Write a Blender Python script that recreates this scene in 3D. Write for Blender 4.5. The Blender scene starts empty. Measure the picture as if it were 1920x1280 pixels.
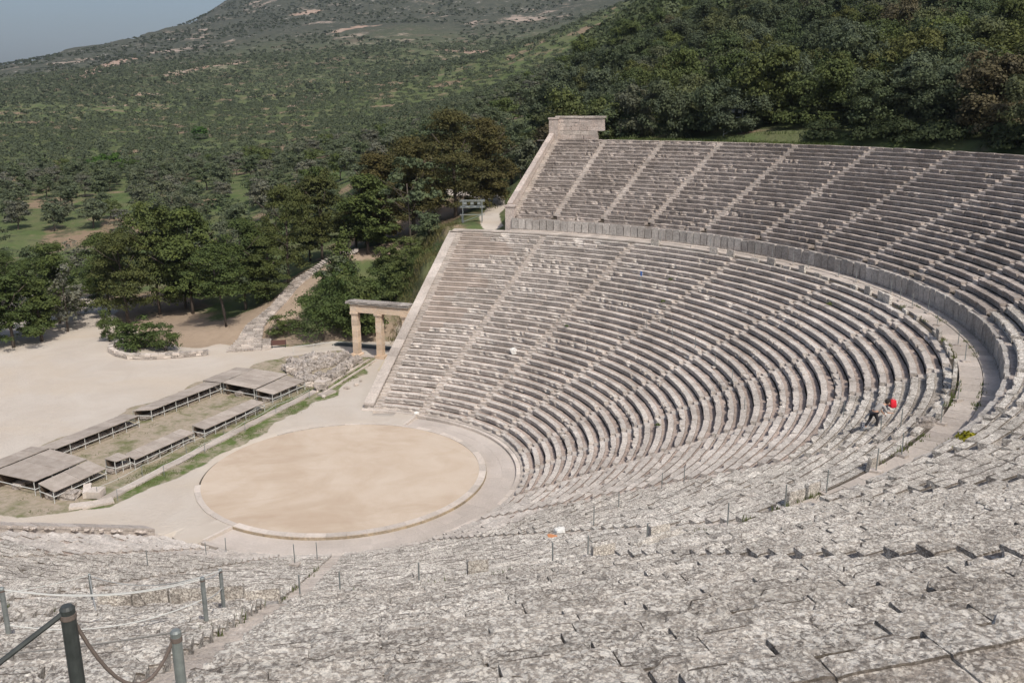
import bpy, math, random
import numpy as np
from mathutils import Matrix, Vector, Euler, noise as mnoise
random.seed(7); rng = np.random.default_rng(11)
S = bpy.context.scene
# ------------------------------------------------------------------ camera
cd = bpy.data.cameras.new('camera'); cam = bpy.data.objects.new('camera', cd); S.collection.objects.link(cam); S.camera = cam
CAM = Vector((32.507, -51.855, 25.315)); YAW, PITCH, ROLL, FPX = 1.9329, -0.2568, -0.0035, 1692.93
_f = Vector((math.cos(YAW)*math.cos(PITCH), math.sin(YAW)*math.cos(PITCH), math.sin(PITCH)))
_r0 = Vector((math.sin(YAW), -math.cos(YAW), 0)); _u0 = _r0.cross(_f)
_r = _r0*math.cos(ROLL)+_u0*math.sin(ROLL); _u = _u0*math.cos(ROLL)-_r0*math.sin(ROLL)
M = Matrix((_r, _u, -_f)).transposed().to_4x4(); M.translation = CAM; cam.matrix_world = M
cd.sensor_width = 36; cd.lens = FPX/1920*36; cd.clip_start = .1; cd.clip_end = 12000
# ------------------------------------------------------------------ sky, sun, exposure
SUN_AZ, SUN_EL = math.radians(-42), math.radians(50.5)
W = bpy.data.worlds.new('World'); S.world = W; W.use_nodes = True; wn = W.node_tree.nodes; wl = W.node_tree.links; wn.clear()
sky = wn.new('ShaderNodeTexSky'); sky.sky_type = 'NISHITA'; sky.sun_disc = False
sky.sun_elevation = SUN_EL; sky.sun_rotation = math.pi/2-SUN_AZ; sky.altitude = 300; sky.air_density = 1.0; sky.dust_density = 5.0; sky.ozone_density = 2.6
bg = wn.new('ShaderNodeBackground'); bg.inputs[1].default_value = 0.138
wo = wn.new('ShaderNodeOutputWorld'); wl.new(sky.outputs[0], bg.inputs[0]); wl.new(bg.outputs[0], wo.inputs[0])
sl = bpy.data.lights.new('sun', 'SUN'); sl.energy = 4.0; sl.angle = math.radians(.6); sl.color = (1, .95, .87)
so = bpy.data.objects.new('sun', sl); S.collection.objects.link(so)
sd = Vector((math.cos(SUN_EL)*math.cos(SUN_AZ), math.cos(SUN_EL)*math.sin(SUN_AZ), math.sin(SUN_EL)))
so.rotation_euler = sd.to_track_quat('Z', 'Y').to_euler(); so.location = (80, -60, 120)
S.view_settings.view_transform = 'Standard'; S.view_settings.look = 'None'; S.view_settings.gamma = 1; S.view_settings.exposure = -0.08
S.view_settings.use_curve_mapping = False
# ------------------------------------------------------------------ helpers
COL = S.collection
def mesh(name, v, f, mats=(), slots=None, smooth=False):
    me = bpy.data.meshes.new(name); me.from_pydata(v, [], f)
    for m in mats: me.materials.append(m)
    if slots is not None: me.polygons.foreach_set('material_index', slots)
    if smooth: me.polygons.foreach_set('use_smooth', [True]*len(me.polygons))
    me.update(); return me
def obj(name, me, parent=None, loc=(0,0,0), rot=None, scale=None):
    o = bpy.data.objects.new(name, me); COL.objects.link(o); o.location = loc
    if rot is not None: o.rotation_euler = rot
    if scale is not None: o.scale = scale
    if parent is not None: o.parent = parent
    return o
def tag(o, label, cat, group=None):
    o['label'] = label; o['category'] = cat
    if group: o['group'] = group
    return o
def thing(name, label, cat, loc=(0,0,0), rz=0, group=None):
    o = obj(name, None, None, loc, (0,0,rz)); return tag(o, label, cat, group)
def struct(name, me, loc=(0,0,0)):
    o = obj(name, me, None, loc); o['kind'] = 'structure'; return o
def dup(root, loc=None, rz=None, label=None, group=None):
    def cp(o, par):
        c = o.copy(); COL.objects.link(c)
        if par is not None: c.parent = par
        for ch in KIDS.get(o.name, []): cp(ch, c)
        return c
    r = cp(root, None)
    if loc is not None: r.location = loc
    if rz is not None: r.rotation_euler = (0,0,rz)
    if label: r['label'] = label
    if group: r['group'] = group
    return r
KIDS = {}
def kids(root, *ch): KIDS[root.name] = list(ch)
BOXF = [(0,3,2,1),(4,5,6,7),(0,1,5,4),(1,2,6,5),(2,3,7,6),(3,0,4,7)]
class MB:
    def __init__(s): s.v=[]; s.f=[]
    def box(s, c, d, rz=0, jit=0, tilt=0, taper=1.0):
        cx,cy,cz=c; a,b,h=d[0]/2,d[1]/2,d[2]/2; n=len(s.v); co,si=math.cos(rz),math.sin(rz)
        for z,t in ((-h,1.0),(h,taper)):
            for x,y in ((-a,-b),(a,-b),(a,b),(-a,b)):
                x*=t; y*=t; zz=z+x*tilt
                if jit: x+=random.uniform(-jit,jit); y+=random.uniform(-jit,jit); zz+=random.uniform(-jit,jit)
                s.v.append((cx+x*co-y*si, cy+x*si+y*co, cz+zz))
        s.f += [tuple(n+i for i in q) for q in BOXF]; return s
    def hexa(s, p8):
        n=len(s.v); s.v += [tuple(p) for p in p8]; s.f += [tuple(n+i for i in q) for q in BOXF]; return s
    def tube(s, pts, r, n=8, cap=True, r1=None):
        pts=[Vector(p) for p in pts]; b=len(s.v); m=len(pts)
        for i,p in enumerate(pts):
            t=(pts[min(i+1,m-1)]-pts[max(i-1,0)]).normalized()
            a=t.orthogonal().normalized() if abs(t.z)<.99 else Vector((1,0,0)); 
            if abs(t.z)<.99: a=Vector((-t.y,t.x,0)).normalized()
            c=t.cross(a); rr=r if r1 is None else r+(r1-r)*i/(m-1)
            for k in range(n):
                th=2*math.pi*k/n; s.v.append(tuple(p+a*math.cos(th)*rr+c*math.sin(th)*rr))
        for i in range(m-1):
            for k in range(n):
                k2=(k+1)%n; s.f.append((b+i*n+k,b+i*n+k2,b+(i+1)*n+k2,b+(i+1)*n+k))
        if cap: s.f.append(tuple(b+k for k in range(n-1,-1,-1))); s.f.append(tuple(b+(m-1)*n+k for k in range(n)))
        return s
    def rock(s, c, d, seed=0, rz=0, n=2, amp=.22):
        # a rough lump: subdivided box pushed towards an ellipsoid with noise
        b=len(s.v); idx={}; N=n+2
        co,si=math.cos(rz),math.sin(rz)
        def vert(i,j,k):
            key=(i,j,k)
            if key not in idx:
                p=Vector((i/N*2-1,j/N*2-1,k/N*2-1)); q=p*.45+p.normalized()*.62 if p.length else p
                nn=mnoise.noise(p*1.3+Vector((seed*3.1,seed*1.7,0))); q=q*(1+amp*2*nn)
                x,y,z=q.x*d[0]/2,q.y*d[1]/2,q.z*d[2]/2
                idx[key]=len(s.v); s.v.append((c[0]+x*co-y*si,c[1]+x*si+y*co,c[2]+z))
            return idx[key]
        for i in range(N):
            for j in range(N):
                s.f.append((vert(i,j,0),vert(i,j+1,0),vert(i+1,j+1,0),vert(i+1,j,0))); s.f.append((vert(i,j,N),vert(i+1,j,N),vert(i+1,j+1,N),vert(i,j+1,N)))
                s.f.append((vert(i,0,j),vert(i+1,0,j),vert(i+1,0,j+1),vert(i,0,j+1))); s.f.append((vert(i,N,j),vert(i,N,j+1),vert(i+1,N,j+1),vert(i+1,N,j)))
                s.f.append((vert(0,i,j),vert(0,i,j+1),vert(0,i+1,j+1),vert(0,i+1,j))); s.f.append((vert(N,i,j),vert(N,i+1,j),vert(N,i+1,j+1),vert(N,i,j+1)))
        return s
    def me(s, name, *mats, smooth=False): return mesh(name, s.v, s.f, mats, None, smooth)
    def obj(s, name, mat, parent=None, loc=(0,0,0), smooth=False): return obj(name, s.me(name, mat, smooth=smooth), parent, loc)
# ---------------------------------------------------------------- terrain heights (metres; origin = centre of the orchestra)
CAVEA_D = 6.5722; A2 = 1.2455; AXIS = -0.0223
C_FAR = (-CAVEA_D*math.cos(A2), -CAVEA_D*math.sin(A2))
A2N = 2*AXIS - A2
C_NEAR = (-CAVEA_D*math.cos(A2N), -CAVEA_D*math.sin(A2N))
TERRAIN_POINTS = [(-28.6,34.5,3),(-27.9,36.8,4.5),(-28.3,41,6),(-25,41.9,8),(-35.8,32.3,1),(-35.5,37.7,1.5),(-37.2,27.2,0.8),(-10.8,40.5,12),(-10.4,55.8,12.5),(-13.9,63.7,13),(-29.3,57.4,8),(-19.2,46.1,8),(-11,36.7,11),(-22.9,29,1),(-55.3,32.8,0),(-97.5,65.8,0),(-100.9,58.2,1),(-110.9,66.9,2),(-90.8,66.8,3),(-14.7,68.8,14),(-9.6,63.5,16),(-166.1,114.8,6),(-109.1,106.2,6),(-64.8,100.4,10),(-88.5,147.8,12),(-13,53.3,12),(-48,91.6,14),(-36,88.7,18),(-78.7,85.4,4),(-234.9,174,8),(-333.2,259,13.4),(-461.4,370.7,25),(-650,534.8,41.3),(-1102.6,928.8,80.7),(-201,195.3,7.4),(-282.5,283.4,13),(-404.5,415.7,24.7),(-546.3,570.6,46.1),(-782.6,828.9,81.7),(-1018.5,1087.4,121.3),(-156.8,206.2,7.5),(-227.1,303.4,12.8),(-320.5,433.3,24.4),(-436.9,596,45.3),(-552.7,759,76.4),(-697.3,962.9,117.6),(-928.7,1289.3,184.2),(-967.8,1247.8,168.7),(-1187.3,1657.6,287.8),(-96.7,185.2,14.3),(-149.1,282,18.3),(-205.9,387.6,29.8),(-300.8,563.7,46.7),(-371.6,696,69.5),(-489.4,916.4,111.6),(-630.5,1181.2,171.7),(-863.6,1623.5,330.7),(-84.1,256.9,29),(-126.5,369.1,31.6),(-250.1,696.6,58.3),(-338.3,930.5,102.4),(-444.1,1211.2,167.1),(-637.7,1726,380.2),(-35.5,209.5,40.6),(-80.7,383.7,48.4),(-194.5,819,95.4),(-270.9,1109.1,150.2),(-426.6,1688.6,377),(-19.9,192.6,47.3),(-61.7,388.2,60.1),(-242.4,1218.8,199.7),(-244.2,1726.7,439.9),(20.8,51.5,21.3),(15.2,97.1,26.4),(8.9,146.7,36.3),(0.9,206.2,54.3),(-9.7,285.5,78.5),(-42,543.5,119.1),(31.8,48.1,21.3),(30.9,88.1,27),(29.6,128.1,36.6),(27.5,188.1,53.5),(23.7,278,86.3),(16.4,547.9,136.2),(45.8,39.2,21.7),(50.4,76.9,27.3),(55,116.7,36),(61.5,176.3,51.6),(71.3,275.9,85.3),(-16.3,92.1,20.7),(-19.8,86.6,18.7),(-9.6,97.3,22.7),(-25.9,149.9,29.3),(-50.5,184,26),(3.6,74.9,22.4),(1.2,105.1,24.8),(-12.3,143.1,32.3),(-1556.6,1321,20.7),(-1459.3,1565.1,31.3),(-1216,779.5,45.4),(-717.6,445.4,25.3),(-385.2,222.9,14),(60,-90,24),(33,-60,23.4),(40,-52,23),(25,-64,22),(62,-20,22.5),(66,0,23),(64,25,23),(58,38,23),(100,0,34),(100,60,42),(90,-60,32),(150,0,48),(200,-150,60),(400,0,120),(-40,-60,0),(-100,-60,0),(-10,-75,6),(-12,-50,10),(-20,-45,3),(-150,-30,0),(-150,40,1),(-300,-100,2),(0,-120,10),(-200,-400,10),(100,-300,40),(-90,20,0),(-90,-20,0),(-70,50,0.3),(-48,40,0.6),(-16,37,3.5),(-13,38,6),(-22,34,1.5),(-7,43,11.9),(-8,48,12.1),(-6.2,47,12),(-10,50,12.2),(-12,44,11.3),(-9.3,60,13.2),(-8.6,66,15.5),(-7.8,55,12.6),(-11,40,8.5),(-10.2,36,4.5),(-15,41.5,7.5)]
FLAT = [(-5,13.2),(-9.5,22),(-11.5,30),(-14,33.5),(-20,31),(-24,28),(-29,26.5),(-31,25.5),(-40,21),(-44,26),(-54,34),(-62,40),(-75,40),(-75,10),(-70,-30),(-40,-45),(-14,-40),(-9,-25),(-7,-13.5),(0,-13.2),(12,-8),(13.2,0),(12,8),(3,13)]
def rbf_setup(P):
    P = np.array(P, float); n = len(P)
    D = np.hypot(P[:,None,0]-P[None,:,0], P[:,None,1]-P[None,:,1])
    A = np.zeros((n+3, n+3)); A[:n,:n] = D; A[:n,n:] = A[n:,:n].T[:] if False else np.c_[np.ones(n), P[:,:2]]
    A[n:,:n] = A[:n,n:].T
    w = np.linalg.solve(A, np.r_[P[:,2], 0, 0, 0]); return P, w
_P, _w = rbf_setup(TERRAIN_POINTS)
def rbf(x, y):
    x = np.asarray(x, float); y = np.asarray(y, float); n = len(_P)
    r = np.full(x.shape, _w[n]) + _w[n+1]*x + _w[n+2]*y
    for i in range(n): r = r + _w[i]*np.hypot(x-_P[i,0], y-_P[i,1])
    return r
def poly_dist(x, y, poly):          # signed distance, negative inside
    x = np.asarray(x, float); y = np.asarray(y, float)
    d = np.full(x.shape, 1e9); ins = np.zeros(x.shape, bool); n = len(poly)
    for i in range(n):
        x0, y0 = poly[i]; x1, y1 = poly[(i+1) % n]; ex, ey = x1-x0, y1-y0
        t = np.clip(((x-x0)*ex+(y-y0)*ey)/(ex*ex+ey*ey), 0, 1)
        d = np.minimum(d, np.hypot(x-x0-t*ex, y-y0-t*ey))
        c = ((y0 > y) != (y1 > y)); den = (y1-y0) if y1 != y0 else 1e-9
        ins ^= c & (x < (x1-x0)*(y-y0)/den + x0)
    return np.where(ins, -d, d)
def cavea_rt(x, y):                 # radius and angle in the cavea's own (three-centred) plan
    a = np.arctan2(y, x); R = np.hypot(x, y)
    Rf = np.hypot(x-C_FAR[0], y-C_FAR[1])-CAVEA_D; af = np.arctan2(y-C_FAR[1], x-C_FAR[0])
    Rn = np.hypot(x-C_NEAR[0], y-C_NEAR[1])-CAVEA_D; an = np.arctan2(y-C_NEAR[1], x-C_NEAR[0])
    far = (a > A2) & (a < 3.0); near = (a < A2N) & (a > -3.0)
    return np.where(far, Rf, np.where(near, Rn, R)), np.where(far, af, np.where(near, an, a))
def ground_height(x, y):
    x = np.asarray(x, float); y = np.asarray(y, float)
    z = rbf(x, y)
    d = poly_dist(x, y, FLAT); s = np.clip(d/5.0, 0, 1); s = s*s*(3-2*s)
    z = z*s
    R, a = cavea_rt(x, y)
    Rl = R + CAVEA_D
    low = R < 38.3
    sF = Rl*(a-np.where(low, 1.6936, 1.578)); sN = Rl*((2*AXIS-1.6936)-a)
    s = np.maximum(sF, sN)                      # metres beyond the end stairways
    side = np.where(low, .85, .65)
    cone = np.where(R < 38, -1.4+(R-12.3)*0.475, np.where(R < 40.8, 10.8, 12.2+(R-41)*0.497-1.0))
    cone = np.where(R > 56.6, 21.0, np.minimum(cone, 21.0))
    inside = (s < side) & (R < 60.0) & (np.abs(a) < 2.6)
    cap = np.where(low, np.maximum(-.02, .36+(R-12.9)*.467-1.0-.75*(s-side)), np.where(R < 57, np.maximum(12.1, 13.4+(R-41)*.497-1.3-.8*(s-side)), 99.0))
    z = np.where((s >= side) & (s < 9) & (R < 57) & (np.abs(a) < 2.6), np.minimum(z, cap), z)
    z = np.where(inside & (R > 12.3), cone, z)
    z = np.where((R <= 12.6) & (np.abs(a) < 2.1), 0.0, z)
    rt = np.hypot(x, y); at = np.arctan2(y, x)
    z = np.where((rt < 9.5) | ((rt < 13.4) & (at > -1.765) & (at < 1.607)), -.5, z)
    return z
# ------------------------------------------------------------------ materials
class NT:
    def __init__(s, name, rough=.9, spec=.2):
        s.m=bpy.data.materials.new(name); s.m.use_nodes=True; s.n=s.m.node_tree.nodes; s.l=s.m.node_tree.links; s.n.clear()
        s.out=s.n.new('ShaderNodeOutputMaterial'); s.b=s.n.new('ShaderNodeBsdfPrincipled'); s.l.new(s.b.outputs[0], s.out.inputs[0])
        s.b.inputs['Roughness'].default_value=rough; s.b.inputs['Specular IOR Level'].default_value=spec
        s.geo=s.n.new('ShaderNodeNewGeometry'); s.pos=s.geo.outputs['Position']
    def noise(s, scale, detail=4, rough=.6, vec=None, out=0, dist=0):
        n=s.n.new('ShaderNodeTexNoise'); n.inputs['Scale'].default_value=scale; n.inputs['Detail'].default_value=detail; n.inputs['Roughness'].default_value=rough; n.inputs['Distortion'].default_value=dist
        s.l.new(vec or s.pos, n.inputs['Vector']); return n.outputs[out]
    def vor(s, scale, out='Distance', vec=None, rnd=1, feat='F1'):
        n=s.n.new('ShaderNodeTexVoronoi'); n.feature=feat; n.inputs['Scale'].default_value=scale; n.inputs['Randomness'].default_value=rnd; s.l.new(vec or s.pos, n.inputs['Vector']); return n.outputs[out]
    def ramp(s, fac, *stops, interp='LINEAR'):
        n=s.n.new('ShaderNodeValToRGB'); n.color_ramp.interpolation=interp; e=n.color_ramp.elements
        for i,(p,c) in enumerate(stops):
            if i<2: el=e[i]; el.position=p
            else: el=e.new(p)
            el.color=(c,c,c,1) if isinstance(c,(int,float)) else (*c,1)
        s.l.new(fac, n.inputs[0]); return n.outputs[0]
    def mix(s, fac, a, b, mode='MIX'):
        n=s.n.new('ShaderNodeMix'); n.data_type='RGBA'; n.blend_type=mode
        for k,v in ((0,fac),(6,a),(7,b)):
            sock=n.inputs[k]
            if isinstance(v,(int,float)): sock.default_value=v if k==0 else (v,v,v,1)
            elif isinstance(v,tuple): sock.default_value=(*v,1)
            else: s.l.new(v, sock)
        return n.outputs[2]
    def math(s, op, a, b=0.0, c=None, clamp=False):
        n=s.n.new('ShaderNodeMath'); n.operation=op; n.use_clamp=clamp
        for i,v in enumerate((a,b) if c is None else (a,b,c)):
            if isinstance(v,(int,float)): n.inputs[i].default_value=v
            else: s.l.new(v, n.inputs[i])
        return n.outputs[0]
    def rnd(s): return s.n.new('ShaderNodeObjectInfo').outputs['Random']
    def attr(s, name):
        n=s.n.new('ShaderNodeAttribute'); n.attribute_name=name; return n
    def warp(s, amt, scale):
        n=s.n.new('ShaderNodeVectorMath'); n.operation='MULTIPLY_ADD'; s.l.new(s.noise(scale,2,out=1), n.inputs[0]); n.inputs[1].default_value=(amt,)*3; s.l.new(s.pos, n.inputs[2]); return n.outputs[0]
    def stretch(s, v, vec=None):
        n=s.n.new('ShaderNodeVectorMath'); n.operation='MULTIPLY'; s.l.new(vec or s.pos, n.inputs[0]); n.inputs[1].default_value=v; return n.outputs[0]
    def col(s, c):
        if isinstance(c,tuple): s.b.inputs['Base Color'].default_value=(*c,1)
        else: s.l.new(c, s.b.inputs['Base Color'])
        return s
    def bump(s, h, dist=.01, strength=1.0):
        n=s.n.new('ShaderNodeBump'); n.inputs['Distance'].default_value=dist; n.inputs['Strength'].default_value=strength; s.l.new(h, n.inputs['Height']); s.l.new(n.outputs[0], s.b.inputs['Normal']); return s

def stone_mat(name, base, alt, lichen=.5, dark=.4, rough=.92, rndamt=.30, lich_col=(.66,.60,.55), dark_col=(.115,.095,.08), fine=1.0, mott=.75, big=False):
    t=NT(name, rough, .12)
    w=t.warp(.06, 8)
    c=t.mix(t.ramp(t.noise(.9,3),(.35,0),(.65,1)), base, alt)
    c=t.mix(t.ramp(t.noise(6*fine,5,.7),(.44,0),(.60,mott)), c, tuple(x*.62 for x in alt))
    # pale lichen rosettes of several sizes, in patches
    on=t.ramp(t.noise(1.7,4,.6),(.60-.25*lichen,0),(.66-.25*lichen,1))
    w2=t.warp(.10,5)
    sp=t.ramp(t.vor(6.5*fine,vec=w2),(.34,1),(.42,0)); sel=t.ramp(t.vor(6.5*fine,'Color',vec=w2),(.35,0),(.42,1))
    c=t.mix(t.math('MULTIPLY',t.math('MULTIPLY',t.math('MULTIPLY',sp,sel),on),.85*min(1,lichen+.3)), c, tuple(x*.97 for x in lich_col))
    sp=t.ramp(t.vor(15*fine,vec=w),(.28,1),(.38,0))
    c=t.mix(t.math('MULTIPLY',t.math('MULTIPLY',sp,on),.8*min(1,lichen+.3)), c, lich_col)
    sp2=t.ramp(t.noise(19*fine,4,.75,vec=w),(.50,0),(.56,1)); on2=t.ramp(t.noise(.8,3),(.5-.25*lichen,.25),(.72-.25*lichen,1))
    c=t.mix(t.math('MULTIPLY',t.math('MULTIPLY',sp2,on2),.75*min(1,lichen+.25)), c, tuple(x*1.04 for x in lich_col))
    # dark crusts, cracks and dirt
    dk=t.ramp(t.noise(14*fine,6,.78,dist=.8,vec=t.stretch((1,1,2.5))),(.60-.07*dark,0),(.655-.07*dark,1)); dk2=t.ramp(t.noise(.6,4),(.40,.25),(.60,1))
    c=t.mix(t.math('MULTIPLY',t.math('MULTIPLY',dk,dk2),min(.85,dark*1.25)), c, dark_col)
    if big: c=t.mix(t.math('MULTIPLY',t.ramp(t.noise(1.5,5,.7,dist=.6),(.53,0),(.62,1)),t.ramp(t.noise(9,4,.75),(.40,.1),(.60,.75))), c, (.17,.15,.13))
    r=t.rnd(); k=t.math('MULTIPLY_ADD', r, rndamt, 1-rndamt/2)
    c=t.mix(1.0, c, t.n_comb(k), 'MULTIPLY'); c=t.mix(t.ramp(t.noise(.13,3,.6),(.40,0),(.62,.55)), c, t.mix(1.0,c,(.74,.72,.70),'MULTIPLY'))
    t.col(c); h=t.math('ADD',t.noise(20*fine,6,.72),t.math('MULTIPLY',t.noise(5,3),.9)); t.bump(h,.05,1.0)
    return t.m
def _ncomb(s, k):
    n=s.n.new('ShaderNodeCombineColor'); [s.l.new(k, n.inputs[i]) for i in range(3)]; return n.outputs[0]
NT.n_comb=_ncomb
M_SEAT=stone_mat('weathered_limestone',(.61,.545,.485),(.52,.465,.415),.55,.36,lich_col=(.74,.69,.63))
M_JOINT=stone_mat('dark_step_edge',(.20,.17,.14),(.14,.12,.10),.30,.5)  # dark strip between seat and channel, plus stained patches along near lips
M_CHAN=stone_mat('worn_limestone',(.49,.385,.325),(.41,.325,.275),.25,.35)
M_NSEAT=stone_mat('lichen_limestone',(.52,.465,.405),(.42,.38,.335),.95,1.2,big=True,lich_col=(.84,.79,.71),dark_col=(.105,.09,.078))
M_NCHAN=stone_mat('lichen_worn_limestone',(.41,.355,.30),(.32,.28,.24),.70,1.3,big=True,lich_col=(.74,.68,.60),dark_col=(.105,.09,.078))
M_USEAT=stone_mat('grey_limestone',(.47,.40,.35),(.36,.31,.275),.30,.45)
M_UCHAN=stone_mat('grey_worn_limestone',(.38,.315,.27),(.28,.24,.21),.30,.65)
M_NEW=stone_mat('restored_limestone',(.58,.495,.43),(.53,.45,.39),.15,.10,mott=.3)
M_STEP=stone_mat('step_limestone',(.56,.49,.43),(.49,.43,.38),.35,.3,mott=.5)
M_SLAB=stone_mat('orthostat_limestone',(.50,.47,.435),(.40,.37,.34),.35,.45,rndamt=.4)
M_PAVE=stone_mat('paving_limestone',(.56,.49,.425),(.51,.445,.39),.2,.2,mott=.35)
M_EUR=stone_mat('drain_paving',(.58,.51,.45),(.54,.475,.42),.12,.06,rndamt=.08,mott=.15)
M_GATE=stone_mat('warm_gate_stone',(.82,.60,.42),(.78,.62,.47),.30,.12,mott=.35)
M_PLAZA=None
M_GATETOP=stone_mat('grey_cornice_stone',(.40,.36,.32),(.33,.30,.27),.35,.6)
M_RUIN=stone_mat('ruin_limestone',(.42,.36,.31),(.30,.265,.235),.5,.6)
M_PINK=stone_mat('pink_coping_stone',(.58,.475,.415),(.50,.43,.38),.45,.4)
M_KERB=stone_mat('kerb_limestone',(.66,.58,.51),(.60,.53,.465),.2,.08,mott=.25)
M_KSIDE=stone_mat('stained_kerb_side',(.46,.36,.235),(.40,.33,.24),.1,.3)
def simple(name, c, rough=.6, metal=0, var=.15, scale=6, spec=.3):
    t=NT(name, rough, spec); t.b.inputs['Metallic'].default_value=metal
    t.col(t.mix(t.noise(scale,4), tuple(x*(1-var) for x in c), tuple(min(1,x*(1+var)) for x in c))); return t.m
def earth(name, c0, c1, c2, scale=.5, bump=.02):
    t=NT(name,.97,.08)
    c=t.mix(t.ramp(t.noise(scale,5,.6,dist=.6),(.35,0),(.65,1)), c0, c1)
    c=t.mix(t.ramp(t.noise(scale*.28,4,.6,dist=1.2),(.45,0),(.72,.8)), c, c2)
    c=t.mix(t.ramp(t.noise(25,3,.7),(.5,0),(.75,.35)), c, tuple(x*.7 for x in c0))
    t.col(c); t.bump(t.noise(14,5,.7),bump); return t.m
M_ORCH=earth('orchestra_earth',(.50,.402,.31),(.55,.46,.37),(.40,.30,.215),.42)
M_PLAZA=earth('plaza_gravel_fill',(.47,.41,.35),(.52,.465,.405),(.49,.42,.34),.3)
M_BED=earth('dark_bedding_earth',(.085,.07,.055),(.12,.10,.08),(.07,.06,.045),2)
M_METAL=simple('galvanised_metal',(.27,.29,.28),.6,.5,.45,14)
M_DARKM=simple('dark_painted_metal',(.055,.06,.058),.55,.2,.6,16)
M_RAIL=simple('pale_painted_rail',(.52,.52,.49),.6,0,.15,20)
M_ROPE=simple('grey_rope',(.36,.33,.29),.9,0,.25,80)
M_DROPE=simple('dark_rope',(.14,.11,.095),.9,0,.35,60)
def roofmat():
    t=NT('weathered_shed_sheeting',.8,.2)
    c=t.mix(t.ramp(t.noise(1.4,4),(.35,0),(.65,1)),(.33,.28,.235),(.42,.365,.315))
    c=t.mix(t.ramp(t.noise(9,5,.7),(.5,0),(.7,.6)),c,(.26,.225,.20)); r=t.rnd()
    c=t.mix(1.0,c,t.n_comb(t.math('MULTIPLY_ADD',r,.3,.85)),'MULTIPLY'); t.col(c); t.bump(t.noise(20,3),.01); return t.m
M_ROOF=roofmat()
def leafmat(name, stops, trans=.25):
    t=NT(name,.75,.2); r=t.rnd()
    c=t.ramp(r,*stops); n=t.noise(.9,3)
    c=t.mix(t.ramp(n,(.35,0),(.7,.7)), c, t.mix(1.0,c,(1.35,1.25,.8),'MULTIPLY'))
    c=t.mix(t.ramp(t.noise(3.5,2),(.45,0),(.65,.6)), c, t.mix(1.0,c,(.62,.66,.7),'MULTIPLY'))
    t.col(c)
    tr=t.n.new('ShaderNodeBsdfTranslucent'); t.l.new(c,tr.inputs[0]); mx=t.n.new('ShaderNodeMixShader'); mx.inputs[0].default_value=trans
    t.l.new(t.b.outputs[0],mx.inputs[1]); t.l.new(tr.outputs[0],mx.inputs[2]); t.l.new(mx.outputs[0],t.out.inputs[0]); return t.m
M_PINE=leafmat('pine_needles',[(0,(.072,.100,.034)),(.5,(.090,.116,.038)),(1,(.082,.092,.034))])
M_BIGPINE=leafmat('dark_pine_needles',[(0,(.086,.084,.034)),(1,(.104,.088,.037))])
M_OLIVE=leafmat('olive_leaves',[(0,(.110,.132,.088)),(.5,(.092,.120,.068)),(1,(.128,.140,.104))])
M_GREY=leafmat('grey_twigs',[(0,(.150,.152,.128)),(1,(.125,.130,.105))])
M_SHRUB=leafmat('shrub_leaves',[(0,(.066,.100,.034)),(1,(.098,.122,.044))])
M_BRIGHT=leafmat('bright_leaves',[(0,(.055,.12,.026)),(1,(.07,.13,.028))])
M_HILL=leafmat('maquis_leaves',[(0,(.056,.074,.042)),(.2,(.096,.118,.080)),(.36,(.070,.096,.036)),(.50,(.104,.110,.038)),(.60,(.084,.104,.068)),(.74,(.062,.086,.040)),(.84,(.104,.128,.040)),(.94,(.110,.118,.086)),(1,(.100,.080,.045))])
M_FAR=leafmat('far_grove_leaves',[(0,(.078,.096,.062)),(1,(.078,.096,.062))])
M_SCRUB=leafmat('far_scrub_leaves',[(0,(.048,.060,.040)),(1,(.048,.060,.040))])
M_BARK=simple('pine_bark',(.10,.08,.065),.95,0,.4,5)
M_GRASS=leafmat('grass_blades',[(0,(.10,.135,.045)),(.5,(.12,.145,.05)),(1,(.14,.15,.065))],.35)
M_YEL=leafmat('yellow_flower_clump',[(0,(.30,.28,.03)),(1,(.22,.24,.04))],.3)
# ------------------------------------------------------------------ terrain (one sheet to the horizon)
GRAVEL_PATH = [(-6,43.5),(-9,50),(-10.4,55.8),(-13.0,62),(-18,68),(-26,72)]
STEP_PATH = [(-27.5,25),(-29,31),(-28.6,35),(-28.3,41),(-25.5,43),(-22,46)]
RUIN = [(-24.2,-12),(-24.4,5),(-23.2,18),(-21.5,24.5),(-17.5,28.6),(-13.2,28.0),(-11.6,24.5),(-10.2,17),(-10.3,5),(-10.6,-4),(-11.4,-10),(-13,-12.5),(-18,-14)]
def line_dist(x,y,L):
    d=np.full(x.shape,1e9)
    for (x0,y0),(x1,y1) in zip(L[:-1],L[1:]):
        ex,ey=x1-x0,y1-y0; t=np.clip(((x-x0)*ex+(y-y0)*ey)/(ex*ex+ey*ey),0,1); d=np.minimum(d,np.hypot(x-x0-t*ex,y-y0-t*ey))
    return d
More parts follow.
